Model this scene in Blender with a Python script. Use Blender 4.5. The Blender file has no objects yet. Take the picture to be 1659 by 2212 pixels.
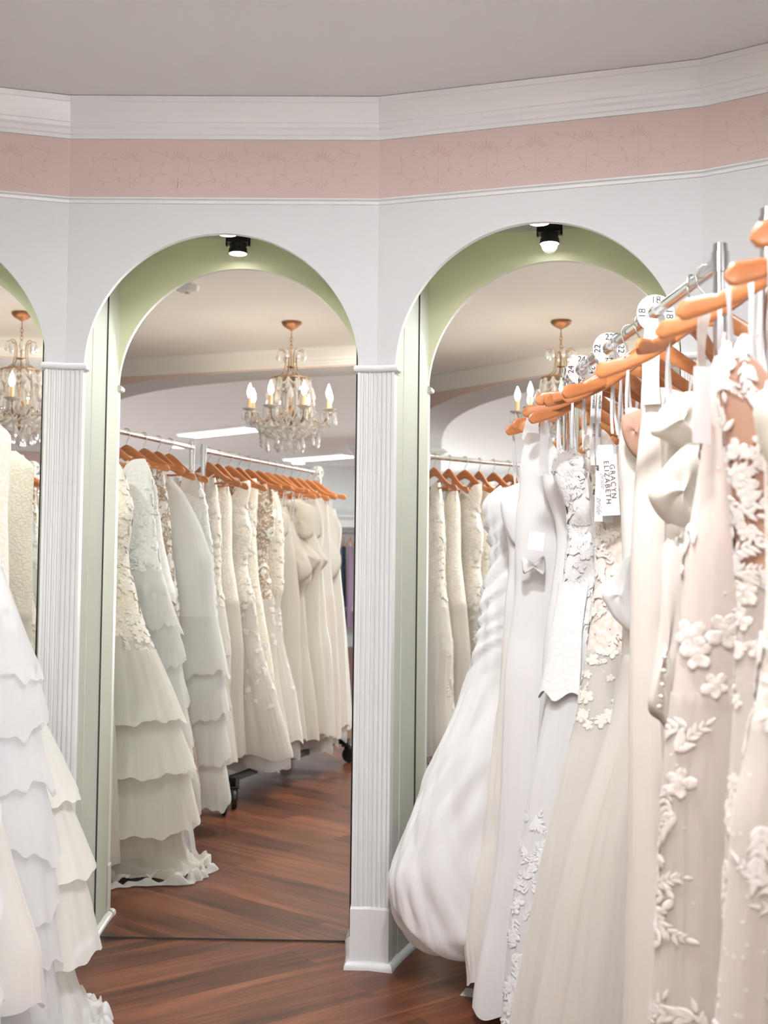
import bpy, math, random
import numpy as np
from mathutils import Vector, Matrix, noise
PI = math.pi
R = random.Random(7)
sc = bpy.context.scene
COL = sc.collection

# ------------------------------------------------------------------ helpers
def V2(a): return np.array(a, float)

class MB:
    """collects faces; build() links them as one mesh object"""
    def __init__(s): s.v = []; s.f = []; s.m = []
    def add(s, vs, fs, mi=0):
        b = len(s.v); s.v.extend([tuple(map(float, p)) for p in vs])
        for f in fs: s.f.append(tuple(b + i for i in f)); s.m.append(mi)
    def quad(s, a, b, c, d, mi=0): s.add([a, b, c, d], [(0, 1, 2, 3)], mi)
    def box(s, lo, hi, mi=0, rot=0.0, c=None):
        x0, y0, z0 = lo; x1, y1, z1 = hi
        p = [(x0,y0,z0),(x1,y0,z0),(x1,y1,z0),(x0,y1,z0),(x0,y0,z1),(x1,y0,z1),(x1,y1,z1),(x0,y1,z1)]
        if rot:
            cx, cy = c if c else ((x0+x1)/2, (y0+y1)/2); k, q = math.cos(rot), math.sin(rot)
            p = [(cx+(x-cx)*k-(y-cy)*q, cy+(x-cx)*q+(y-cy)*k, z) for x, y, z in p]
        s.add(p, [(3,2,1,0),(4,5,6,7),(0,1,5,4),(1,2,6,5),(2,3,7,6),(3,0,4,7)], mi)
    def tube(s, pts, r, n=8, mi=0, cap=True, closed=False, flat=1.0):
        pts = [Vector(p) for p in pts]; m = len(pts); rs = r if hasattr(r, '__len__') else [r]*m
        b = len(s.v); prev = None
        for i, p in enumerate(pts):
            if closed: t = pts[(i+1) % m] - pts[i-1]
            else: t = pts[min(i+1, m-1)] - pts[max(i-1, 0)]
            if t.length < 1e-9: t = Vector((0, 0, 1))
            t.normalize()
            if prev is None:
                a = t.orthogonal().normalized()
            else:
                a = (prev - t*prev.dot(t))
                a = a.normalized() if a.length > 1e-6 else t.orthogonal().normalized()
            prev = a; c = t.cross(a)
            for k in range(n):
                an = 2*PI*k/n
                q = p + a*(math.cos(an)*rs[i]) + c*(math.sin(an)*rs[i]*flat)
                s.v.append(tuple(q))
        rng = m if closed else m-1
        for i in range(rng):
            j = (i+1) % m
            for k in range(n):
                l = (k+1) % n
                s.f.append((b+i*n+k, b+i*n+l, b+j*n+l, b+j*n+k)); s.m.append(mi)
        if cap and not closed:
            s.f.append(tuple(b+k for k in range(n-1, -1, -1))); s.m.append(mi)
            s.f.append(tuple(b+(m-1)*n+k for k in range(n))); s.m.append(mi)
    def lathe(s, prof, c=(0,0,0), n=24, mi=0, flute=0, fa=0.0, ax=None, cap=True):
        """prof: [(r,z)] about vertical axis (or axis matrix ax)"""
        b = len(s.v); c = Vector(c)
        for (r, z) in prof:
            for k in range(n):
                a = 2*PI*k/n; rr = r*(1+fa*math.cos(flute*a)) if flute else r
                q = Vector((rr*math.cos(a), rr*math.sin(a), z))
                if ax is not None: q = ax @ q
                s.v.append(tuple(c+q))
        for i in range(len(prof)-1):
            for k in range(n):
                l = (k+1) % n
                s.f.append((b+i*n+k, b+i*n+l, b+(i+1)*n+l, b+(i+1)*n+k)); s.m.append(mi)
        if not cap: return
        s.f.append(tuple(b+k for k in range(n-1, -1, -1))); s.m.append(mi)
        q = b+(len(prof)-1)*n
        s.f.append(tuple(q+k for k in range(n))); s.m.append(mi)
    def grid(s, P, wrap=False, mi=0):
        """P: array (rows, cols, 3)"""
        P = np.asarray(P); r, c = P.shape[:2]; b = len(s.v)
        s.v.extend(map(tuple, P.reshape(-1, 3).tolist()))
        for i in range(r-1):
            for k in range(c if wrap else c-1):
                l = (k+1) % c
                s.f.append((b+i*c+k, b+i*c+l, b+(i+1)*c+l, b+(i+1)*c+k)); s.m.append(mi)
    def sweep(s, path, prof, mi=0, cap=True):
        """open polyline path [(x,y)], prof [(off,z)] off to the left normal given by per-vertex mitre"""
        path = [V2(p) for p in path]; n = len(path); rows = []
        for i, p in enumerate(path):
            ds = []
            if i > 0: ds.append((path[i]-path[i-1])/np.linalg.norm(path[i]-path[i-1]))
            if i < n-1: ds.append((path[i+1]-path[i])/np.linalg.norm(path[i+1]-path[i]))
            ns = [V2((d[1], -d[0])) for d in ds]
            m = sum(ns); m = m/np.linalg.norm(m); m = m/max(.3, float(m@ns[0]))
            rows.append([(p[0]+m[0]*o, p[1]+m[1]*o, z) for o, z in prof])
        s.grid(np.array(rows), mi=mi)
        if cap:
            k = len(prof)
            s.add(rows[0], [tuple(range(k))], mi); s.add(rows[-1], [tuple(range(k-1, -1, -1))], mi)
    def build(s, name, mats, parent=None, smooth=False, origin=None):
        me = bpy.data.meshes.new(name)
        org = Vector(origin) if origin is not None else (parent_origin(parent) if parent is not None else Vector((0, 0, 0)))
        me.from_pydata([(x-org.x, y-org.y, z-org.z) for x, y, z in s.v], [], s.f)
        mats = mats if isinstance(mats, (list, tuple)) else [mats]
        for m in mats: me.materials.append(m)
        if len(mats) > 1: me.polygons.foreach_set('material_index', s.m)
        if smooth is True: me.polygons.foreach_set('use_smooth', [True]*len(me.polygons))
        me.validate(); me.update()
        if isinstance(smooth, float):
            me.polygons.foreach_set('use_smooth', [True]*len(me.polygons))
            me.set_sharp_from_angle(angle=smooth)
        o = bpy.data.objects.new(name, me); COL.objects.link(o)
        if parent is not None:
            o.parent = parent
            if parent.type == 'MESH' or parent.parent: o.location = org - parent_origin(parent)
        else: o.location = org
        return o

def parent_origin(p):
    loc = Vector((0, 0, 0))
    while p is not None: loc += p.location; p = p.parent
    return loc

def tag(o, label=None, cat=None, group=None, kind=None):
    if label: o['label'] = label
    if cat: o['category'] = cat
    if group: o['group'] = group
    if kind: o['kind'] = kind
    return o

def thing(name, loc, label, cat, group=None):
    o = bpy.data.objects.new(name, None); o.empty_display_size = .05
    COL.objects.link(o); o.location = loc
    return tag(o, label, cat, group)

def copy_tree(o, parent=None):
    c = o.copy(); COL.objects.link(c)
    if parent is not None: c.parent = parent
    for ch in list(o.children): copy_tree(ch, c)
    return c

# ------------------------------------------------------------------ materials
def newmat(name):
    m = bpy.data.materials.new(name); m.use_nodes = True
    nt = m.node_tree; nt.nodes.clear()
    return m, nt, nt.nodes.new('ShaderNodeOutputMaterial')
def N(nt, t, **kw):
    n = nt.nodes.new(t)
    for k, v in kw.items():
        if k in n.inputs: n.inputs[k].default_value = v
        else: setattr(n, k, v)
    return n
def principled(name, col, rough=.5, metal=0., spec=.5, sheen=0., bump=None, var=None, coat=0., alpha=1., trans=0., ior=1.45):
    m, nt, out = newmat(name)
    b = N(nt, 'ShaderNodeBsdfPrincipled'); b.inputs['Base Color'].default_value = (*col, 1)
    b.inputs['Roughness'].default_value = rough; b.inputs['Metallic'].default_value = metal
    b.inputs['Specular IOR Level'].default_value = spec; b.inputs['Sheen Weight'].default_value = sheen
    b.inputs['Coat Weight'].default_value = coat; b.inputs['Alpha'].default_value = alpha
    b.inputs['Transmission Weight'].default_value = trans; b.inputs['IOR'].default_value = ior
    tc = N(nt, 'ShaderNodeNewGeometry')
    if bump or var:
        nz = N(nt, 'ShaderNodeTexNoise'); mp = N(nt, 'ShaderNodeMapping')
        sc_ = (bump or var)[0]; mp.inputs['Scale'].default_value = sc_ if hasattr(sc_, '__len__') else (sc_,)*3
        nz.inputs['Scale'].default_value = 1; nz.inputs['Detail'].default_value = 4
        nt.links.new(tc.outputs['Position'], mp.inputs['Vector']); nt.links.new(mp.outputs[0], nz.inputs['Vector'])
    if bump:
        bp = N(nt, 'ShaderNodeBump'); bp.inputs['Strength'].default_value = bump[1]; bp.inputs['Distance'].default_value = bump[2]
        nt.links.new(nz.outputs['Fac'], bp.inputs['Height']); nt.links.new(bp.outputs[0], b.inputs['Normal'])
    if var:
        mx = N(nt, 'ShaderNodeMix', data_type='RGBA'); mx.inputs[6].default_value = (*col, 1); mx.inputs[7].default_value = (*var[1], 1)
        nt.links.new(nz.outputs['Fac'], mx.inputs[0]); nt.links.new(mx.outputs[2], b.inputs['Base Color'])
    nt.links.new(b.outputs[0], out.inputs[0])
    return m
def emit(name, col, s):
    m, nt, out = newmat(name); e = N(nt, 'ShaderNodeEmission'); e.inputs[0].default_value = (*col, 1); e.inputs[1].default_value = s
    nt.links.new(e.outputs[0], out.inputs[0]); return m
def cloth(name, col, rough=.5, sheen=.2, transl=.25, gauze=0., weave=(90, 90, 25), bstr=.15, col2=None, vscale=9., spec=.3):
    """fabric: principled + translucent, optionally gauzy (partly clear)"""
    m, nt, out = newmat(name)
    b = N(nt, 'ShaderNodeBsdfPrincipled'); b.inputs['Base Color'].default_value = (*col, 1)
    b.inputs['Roughness'].default_value = rough; b.inputs['Sheen Weight'].default_value = sheen; b.inputs['Specular IOR Level'].default_value = spec
    g = N(nt, 'ShaderNodeNewGeometry')
    mp = N(nt, 'ShaderNodeMapping'); mp.inputs['Scale'].default_value = weave
    nz = N(nt, 'ShaderNodeTexNoise'); nz.inputs['Scale'].default_value = 1; nz.inputs['Detail'].default_value = 3
    nt.links.new(g.outputs['Position'], mp.inputs[0]); nt.links.new(mp.outputs[0], nz.inputs['Vector'])
    bp = N(nt, 'ShaderNodeBump'); bp.inputs['Strength'].default_value = bstr; bp.inputs['Distance'].default_value = .006
    nt.links.new(nz.outputs['Fac'], bp.inputs['Height']); nt.links.new(bp.outputs[0], b.inputs['Normal'])
    tr = N(nt, 'ShaderNodeBsdfTranslucent'); tr.inputs[0].default_value = (*col, 1)
    if col2:
        n2 = N(nt, 'ShaderNodeTexNoise'); n2.inputs['Scale'].default_value = vscale; n2.inputs['Detail'].default_value = 5
        nt.links.new(g.outputs['Position'], n2.inputs['Vector'])
        rp = N(nt, 'ShaderNodeValToRGB'); rp.color_ramp.elements[0].position = .42; rp.color_ramp.elements[1].position = .58
        rp.color_ramp.elements[0].color = (*col, 1); rp.color_ramp.elements[1].color = (*col2, 1)
        nt.links.new(n2.outputs['Fac'], rp.inputs[0]); nt.links.new(rp.outputs[0], b.inputs['Base Color']); nt.links.new(rp.outputs[0], tr.inputs[0])
    mx = N(nt, 'ShaderNodeMixShader'); mx.inputs[0].default_value = transl
    nt.links.new(b.outputs[0], mx.inputs[1]); nt.links.new(tr.outputs[0], mx.inputs[2])
    last = mx
    if gauze:
        tp = N(nt, 'ShaderNodeBsdfTransparent'); m2 = N(nt, 'ShaderNodeMixShader'); m2.inputs[0].default_value = gauze
        nt.links.new(mx.outputs[0], m2.inputs[1]); nt.links.new(tp.outputs[0], m2.inputs[2]); last = m2
    nt.links.new(last.outputs[0], out.inputs[0])
    return m
def lace(name, thread, ground, scale=70., cover=.5):
    """corded lace: pale threads in blossom cells over a ground colour, raised"""
    m, nt, out = newmat(name)
    b = N(nt, 'ShaderNodeBsdfPrincipled'); b.inputs['Roughness'].default_value = .6; b.inputs['Sheen Weight'].default_value = .2; b.inputs['Specular IOR Level'].default_value = .3
    g = N(nt, 'ShaderNodeNewGeometry')
    wn = N(nt, 'ShaderNodeTexNoise'); wn.inputs['Scale'].default_value = 14; wn.inputs['Detail'].default_value = 2
    mv = N(nt, 'ShaderNodeMix', data_type='RGBA', blend_type='ADD'); mv.inputs[0].default_value = .06
    nt.links.new(g.outputs['Position'], wn.inputs['Vector']); nt.links.new(g.outputs['Position'], mv.inputs[6]); nt.links.new(wn.outputs['Color'], mv.inputs[7])
    vo = N(nt, 'ShaderNodeTexVoronoi', feature='F1'); vo.inputs['Scale'].default_value = scale
    nt.links.new(mv.outputs[2], vo.inputs['Vector'])
    rp = N(nt, 'ShaderNodeValToRGB'); rp.color_ramp.elements[0].position = cover-.12; rp.color_ramp.elements[1].position = cover+.12
    rp.color_ramp.elements[0].color = (*thread, 1); rp.color_ramp.elements[1].color = (*ground, 1)
    nt.links.new(vo.outputs['Distance'], rp.inputs[0]); nt.links.new(rp.outputs[0], b.inputs['Base Color'])
    bp = N(nt, 'ShaderNodeBump', invert=True); bp.inputs['Strength'].default_value = .4; bp.inputs['Distance'].default_value = .004
    nt.links.new(vo.outputs['Distance'], bp.inputs['Height']); nt.links.new(bp.outputs[0], b.inputs['Normal'])
    nt.links.new(b.outputs[0], out.inputs[0])
    return m
def floor_mat():
    m, nt, out = newmat('plank_floor')
    b = N(nt, 'ShaderNodeBsdfPrincipled')
    g = N(nt, 'ShaderNodeNewGeometry'); mp = N(nt, 'ShaderNodeMapping'); mp.inputs['Rotation'].default_value = (0, 0, -math.radians(36.2))
    nt.links.new(g.outputs['Position'], mp.inputs[0])
    br = N(nt, 'ShaderNodeTexBrick', offset=.37, squash=1.0)
    br.inputs['Scale'].default_value = 1; br.inputs['Brick Width'].default_value = 1.22; br.inputs['Row Height'].default_value = .152
    br.inputs['Mortar Size'].default_value = .0009; br.inputs['Mortar Smooth'].default_value = .3; br.inputs['Bias'].default_value = 0
    br.inputs['Color1'].default_value = (.0, .0, .0, 1); br.inputs['Color2'].default_value = (1, 1, 1, 1); br.inputs['Mortar'].default_value = (.3, .3, .3, 1)
    nt.links.new(mp.outputs[0], br.inputs['Vector'])
    # grain, shifted per plank
    ad = N(nt, 'ShaderNodeVectorMath', operation='MULTIPLY_ADD'); ad.inputs[1].default_value = (3, 17, 5)
    nt.links.new(br.outputs['Color'], ad.inputs[0]); nt.links.new(mp.outputs[0], ad.inputs[2])
    m2 = N(nt, 'ShaderNodeMapping'); m2.inputs['Scale'].default_value = (1.6, 26, 1)
    nt.links.new(ad.outputs[0], m2.inputs[0])
    n1 = N(nt, 'ShaderNodeTexNoise'); n1.inputs['Scale'].default_value = 1; n1.inputs['Detail'].default_value = 6; n1.inputs['Roughness'].default_value = .6; n1.inputs['Distortion'].default_value = .6
    nt.links.new(m2.outputs[0], n1.inputs['Vector'])
    m3 = N(nt, 'ShaderNodeMapping'); m3.inputs['Scale'].default_value = (.9, 5, 1)
    nt.links.new(ad.outputs[0], m3.inputs[0])
    n2 = N(nt, 'ShaderNodeTexNoise'); n2.inputs['Scale'].default_value = 1.4; n2.inputs['Detail'].default_value = 3
    nt.links.new(m3.outputs[0], n2.inputs['Vector'])
    av = N(nt, 'ShaderNodeMath', operation='MULTIPLY_ADD'); av.inputs[1].default_value = .55
    hf = N(nt, 'ShaderNodeMath', operation='MULTIPLY'); hf.inputs[1].default_value = .45
    nt.links.new(n2.outputs['Fac'], hf.inputs[0]); nt.links.new(n1.outputs['Fac'], av.inputs[0]); nt.links.new(hf.outputs[0], av.inputs[2])
    bv = N(nt, 'ShaderNodeMath', operation='MULTIPLY_ADD'); bv.inputs[1].default_value = .10
    sub = N(nt, 'ShaderNodeMath', operation='SUBTRACT'); sub.inputs[1].default_value = .05
    nt.links.new(br.outputs['Color'], bv.inputs[0]); nt.links.new(av.outputs[0], sub.inputs[0]); nt.links.new(sub.outputs[0], bv.inputs[2])
    rp = N(nt, 'ShaderNodeValToRGB'); e = rp.color_ramp.elements
    e[0].position = .33; e[0].color = (.030, .010, .0055, 1); e[1].position = .66; e[1].color = (.235, .083, .040, 1)
    k = rp.color_ramp.elements.new(.5); k.color = (.125, .041, .0195, 1)
    nt.links.new(bv.outputs[0], rp.inputs[0])
    dk = N(nt, 'ShaderNodeMix', data_type='RGBA'); dk.inputs[7].default_value = (.03, .012, .008, 1)
    nt.links.new(br.outputs['Fac'], dk.inputs[0]); nt.links.new(rp.outputs[0], dk.inputs[6])
    nt.links.new(dk.outputs[2], b.inputs['Base Color'])
    b.inputs['Roughness'].default_value = .32; b.inputs['Specular IOR Level'].default_value = .3
    bp = N(nt, 'ShaderNodeBump'); bp.inputs['Strength'].default_value = .12; bp.inputs['Distance'].default_value = .003
    nt.links.new(n1.outputs['Fac'], bp.inputs['Height']); nt.links.new(bp.outputs[0], b.inputs['Normal'])
    nt.links.new(b.outputs[0], out.inputs[0])
    return m
def wood_mat(name, c1, c2):
    m, nt, out = newmat(name)
    b = N(nt, 'ShaderNodeBsdfPrincipled'); tc = N(nt, 'ShaderNodeTexCoord'); mp = N(nt, 'ShaderNodeMapping'); mp.inputs['Scale'].default_value = (12, 90, 90)
    n1 = N(nt, 'ShaderNodeTexNoise'); n1.inputs['Scale'].default_value = 1; n1.inputs['Detail'].default_value = 4
    nt.links.new(tc.outputs['Object'], mp.inputs[0]); nt.links.new(mp.outputs[0], n1.inputs['Vector'])
    rp = N(nt, 'ShaderNodeValToRGB'); rp.color_ramp.elements[0].position = .3; rp.color_ramp.elements[1].position = .7
    rp.color_ramp.elements[0].color = (*c1, 1); rp.color_ramp.elements[1].color = (*c2, 1)
    nt.links.new(n1.outputs['Fac'], rp.inputs[0]); nt.links.new(rp.outputs[0], b.inputs['Base Color'])
    b.inputs['Roughness'].default_value = .35; b.inputs['Coat Weight'].default_value = .25; b.inputs['Coat Roughness'].default_value = .2
    nt.links.new(b.outputs[0], out.inputs[0]); return m

M = {}
M['wall'] = principled('white_wall_paint', (.585, .59, .595), .6, bump=(60., .05, .002))
M['trimw'] = principled('white_gloss_paint', (.66, .66, .655), .35)
M['ceil'] = principled('ceiling_paint', (.90, .91, .92), .8, bump=(7., .06, .004))
M['pink'] = principled('pink_border_paper', (.545, .43, .40), .7, var=(3., (.525, .41, .38)))
M['scroll'] = principled('border_scroll_print', (.49, .37, .335), .7)
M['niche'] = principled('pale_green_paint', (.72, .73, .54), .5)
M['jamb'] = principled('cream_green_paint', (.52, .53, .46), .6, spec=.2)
M['floor'] = floor_mat()
M['mirror'] = principled('silvered_glass', (.955, .955, .885), .0, metal=1.)
M['gap'] = principled('dark_mirror_channel', (.03, .032, .025), .5)
M['chrome'] = principled('polished_chrome', (.80, .81, .82), .14, metal=1.)
M['steel'] = principled('brushed_wire', (.55, .54, .52), .3, metal=1.)
M['black'] = principled('black_steel', (.012, .012, .014), .4)
M['rubber'] = principled('dark_rubber', (.02, .022, .024), .45)
M['wood'] = wood_mat('beech_wood', (.45, .155, .052), (.54, .21, .075))
M['plastic'] = principled('white_plastic', (.82, .82, .83), .35)
M['ink'] = principled('black_ink', (.01, .01, .012), .6)
M['inkb'] = principled('brown_ink', (.12, .07, .06), .6)
M['inkg'] = principled('grey_ink', (.45, .43, .43), .6)
M['card'] = principled('tag_card', (.80, .79, .80), .6)
M['greycard'] = principled('grey_card', (.55, .54, .53), .6)
M['brass'] = principled('aged_brass', (.30, .19, .10), .35, metal=1.)
M['copper'] = principled('antique_copper', (.27, .135, .075), .45, metal=1.)
M['crystal'] = principled('cut_crystal', (.97, .98, 1.), .03, trans=.5, ior=1.5)
M['bead'] = principled('glass_beads', (.96, .94, .91), .08, trans=.3, ior=1.5)
M['candle'] = principled('candle_sleeve', (.80, .50, .28), .5)
M['bulb'] = emit('lit_bulb', (1., .84, .67), 250.)
M['lens'] = emit('spot_lens', (1., .99, .97), 24.)
M['panel'] = emit('fluorescent_diffuser', (.94, .98, 1.03), 12.)
M['down'] = emit('downlight_lens', (.97, .98, 1.), 14.)
M['navy'] = cloth('navy_chiffon', (.012, .03, .06), .6, .2)
M['sky'] = cloth('pale_blue_chiffon', (.28, .40, .62), .6, .2)
M['lilac'] = cloth('mauve_chiffon', (.36, .22, .36), .6, .2)
W_ = (.87, .862, .855); IV = (.87, .842, .79); CR = (.87, .85, .795); PK = (.85, .775, .715)
M['satin_w'] = cloth('white_satin', W_, .34, .1, .12, weave=(10, 10, 4), bstr=.05, spec=.5)
M['taffeta'] = cloth('white_taffeta', W_, .42, .15, .15, weave=(30, 30, 12), bstr=.6, spec=.4)
M['satin_iv'] = cloth('ivory_satin', IV, .38, .1, .12, weave=(10, 10, 3), bstr=.05, spec=.5)
M['satin_cr'] = cloth('cream_satin', (.87, .825, .75), .6, .2, .35, weave=(10, 10, 3), bstr=.05, spec=.3)
M['satin_pk'] = cloth('blush_ivory_crepe', PK, .55, .2, .15, weave=(10, 10, 3), bstr=.05)
M['tulle_w'] = cloth('white_tulle', W_, .8, .4, .3, gauze=.2, weave=(120, 120, 20), bstr=.2)
M['tulle_iv'] = cloth('ivory_tulle', IV, .8, .4, .3, gauze=.2, weave=(120, 120, 20), bstr=.2)
M['tulle_cr'] = cloth('cream_tulle', CR, .8, .4, .3, gauze=.2, weave=(120, 120, 20), bstr=.2)
M['tulle_pk'] = cloth('blush_tulle', PK, .8, .4, .3, gauze=.2, weave=(120, 120, 20), bstr=.2)
M['gossamer'] = cloth('white_gossamer_tulle', W_, .8, .4, .35, gauze=.36, weave=(120, 120, 20), bstr=.2)
M['chiffon_w'] = cloth('white_chiffon', W_, .7, .3, .2, weave=(60, 60, 8), bstr=.15)
M['lining_iv'] = cloth('ivory_lining', IV, .7, .2, .2)
M['lining_w'] = cloth('white_lining', W_, .7, .2, .2)
M['lining_cr'] = cloth('cream_lining', (.85, .78, .66), .7, .2, .2)
M['lining_pk'] = cloth('blush_lining', (.85, .77, .705), .7, .2, .2)
M['lace_w'] = lace('white_lace', W_, (.84, .835, .825), 62)
M['lace_iv'] = lace('ivory_lace', (.86, .83, .77), (.79, .73, .64), 95)
M['lace_cr'] = lace('cream_lace', (.86, .82, .74), (.82, .745, .62), 95)
M['lace_tan'] = lace('champagne_beaded_lace', (.84, .80, .74), (.46, .35, .27), 70, .36)
M['lace_pk'] = lace('blush_lace', (.86, .79, .74), (.80, .68, .60), 60)
M['nude'] = cloth('nude_illusion_mesh', (.60, .37, .27), .75, .2, .2)
M['nudep'] = cloth('blush_illusion_mesh', (.86, .76, .70), .75, .2, .2, gauze=.12)
M['appl_w'] = principled('white_embroidery', (.87, .87, .87), .6, sheen=.2)
M['appl_iv'] = principled('ivory_embroidery', (.87, .835, .78), .6, sheen=.2)
M['appl_pk'] = principled('blush_white_embroidery', (.86, .81, .775), .6, sheen=.2)
M['appl_bl'] = principled('blush_embroidery', (.86, .785, .735), .65, sheen=.2)
M['sequin'] = principled('clear_sequin', (.9, .9, .9), .12, coat=1.)
M['ribbon'] = cloth('white_ribbon', (.86, .86, .87), .4, .1, .2, spec=.5)
M['pvc'] = principled('clear_bag', (.9, .9, .9), .15, alpha=.3)

# ------------------------------------------------------------------ room data (metres)
Z1, Z2, Z3 = 2.747, 2.618, 2.418
SPR, RAD, PW, DM = 1.87, .44, .06, .23        # arch spring, radius, half pilaster, niche depth
TH, PHI = .284, -.0182
def rot2(d, a): return V2((d[0]*math.cos(a)-d[1]*math.sin(a), d[0]*math.sin(a)+d[1]*math.cos(a)))
dB = V2((math.cos(PHI), math.sin(PHI)))
c2 = V2((-.0272, 3.6114)); c1 = c2-dB; c0 = c1-rot2(dB, TH); c3 = c2+rot2(dB, -TH); c4 = c3+rot2(dB, -2*TH)
left = [c0]; right = [c4]
for k in (2, 3, 4): left.append(left[-1]-rot2(dB, k*TH))
for k in (3, 4, 5): right.append(right[-1]+rot2(dB, -k*TH))
W0 = V2((-2.13, -.62)); Wd = V2((1.78, .6)); Wd /= np.linalg.norm(Wd); Wn = V2((Wd[1], -Wd[0]))   # opposite wall, Wn points to the hall
def onW(x): return W0+Wd*((x-W0[0])/Wd[0])
left.append(onW(-4.15)); right.append(onW(3.25))
BAY = [*reversed(left), c1, c2, c3, *right]
nrm = lambda d: V2((d[1], -d[0]))

# ------------------------------------------------------------------ setting
def struct(mb, name, mats, parent=None, smooth=False):
    o = mb.build(name, mats, parent, smooth)
    if parent is None: o['kind'] = 'structure'
    return o
b = MB(); b.box((-8, -11, -.06), (6.5, 5.2, 0)); struct(b, 'floor', M['floor'])
b = MB(); b.box((-8, -11, Z1), (6.5, 5.2, Z1+.08)); struct(b, 'ceiling', M['ceil'])

def scrolls(b, a, d, n, L, seed):
    """faint printed acanthus scrolls on the pink border, slightly proud ribbons (material 1)"""
    r = random.Random(seed)
    def P(t, z, o=.0012): q = a+d*t+n*o; return (q[0], q[1], z)
    def stroke(pts, w0, w1):
        m = len(pts)
        for i in range(m-1):
            (t0, z0), (t1, z1) = pts[i], pts[i+1]
            l = math.hypot(t1-t0, z1-z0) or 1e-6; nx, nz = -(z1-z0)/l, (t1-t0)/l
            wa = w0+(w1-w0)*i/(m-1); wb = w0+(w1-w0)*(i+1)/(m-1)
            b.add([P(t0-nx*wa, z0-nz*wa), P(t1-nx*wb, z1-nz*wb), P(t1+nx*wb, z1+nz*wb), P(t0+nx*wa, z0+nz*wa)], [(0, 1, 2, 3)], 1)
    def leaf(t, z, an, l, w):
        pts = [(0, 0), (.3, w), (.7, w*.8), (1, 0), (.7, -w*.5), (.3, -w*.6)]
        vs = [P(t+(x*l*math.cos(an)-y*l*math.sin(an)), z+(x*l*math.sin(an)+y*l*math.cos(an))) for x, y in pts]
        b.add(vs, [tuple(range(6))], 1)
    zc = (Z2+Z3)/2; k = 0; t = .04
    while t < L-.02:
        s = 1 if k % 2 else -1
        pts = []
        for i in range(34):
            q = i/33; rr = .055*(1-.82*q); an = s*(PI*.2+q*3.6*PI/1.4)
            pts.append((t+.075+rr*math.cos(an), zc+.006+rr*math.sin(an)))
        pts = [p for p in pts if .005 < p[0] < L-.005]
        if len(pts) > 3: stroke(pts, .0016, .0007)
        for i in range(7):
            q = i/7; an = s*(PI*.2+q*3*PI/1.4); lt, lz = t+.075+.055*(1-.6*q)*math.cos(an), zc+.006+.055*(1-.6*q)*math.sin(an)
            if .03 < lt < L-.03: leaf(lt, lz, an+s*.9, .022, .25)
        if .05 < t < L-.05:
            for i in range(7): an = PI/2+(i-3)*.33; leaf(t+.012*math.cos(an), zc+.02+.012*math.sin(an), an, .04-.004*abs(i-3), .13)
            for i in range(5): an = -PI/2+(i-2)*.5; leaf(t+.01*math.cos(an), zc-.03+.01*math.sin(an), an, .022, .14)
            stroke([(t, zc-.07), (t, zc+.02)], .001, .001)
        for i in range(12):
            q = (i+.5)/12; lt = t+q*.15
            if .01 < lt < L-.01: leaf(lt, zc-.062-.012*math.sin(q*PI), .3, .008, .4)
        t += .155; k += 1

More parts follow.
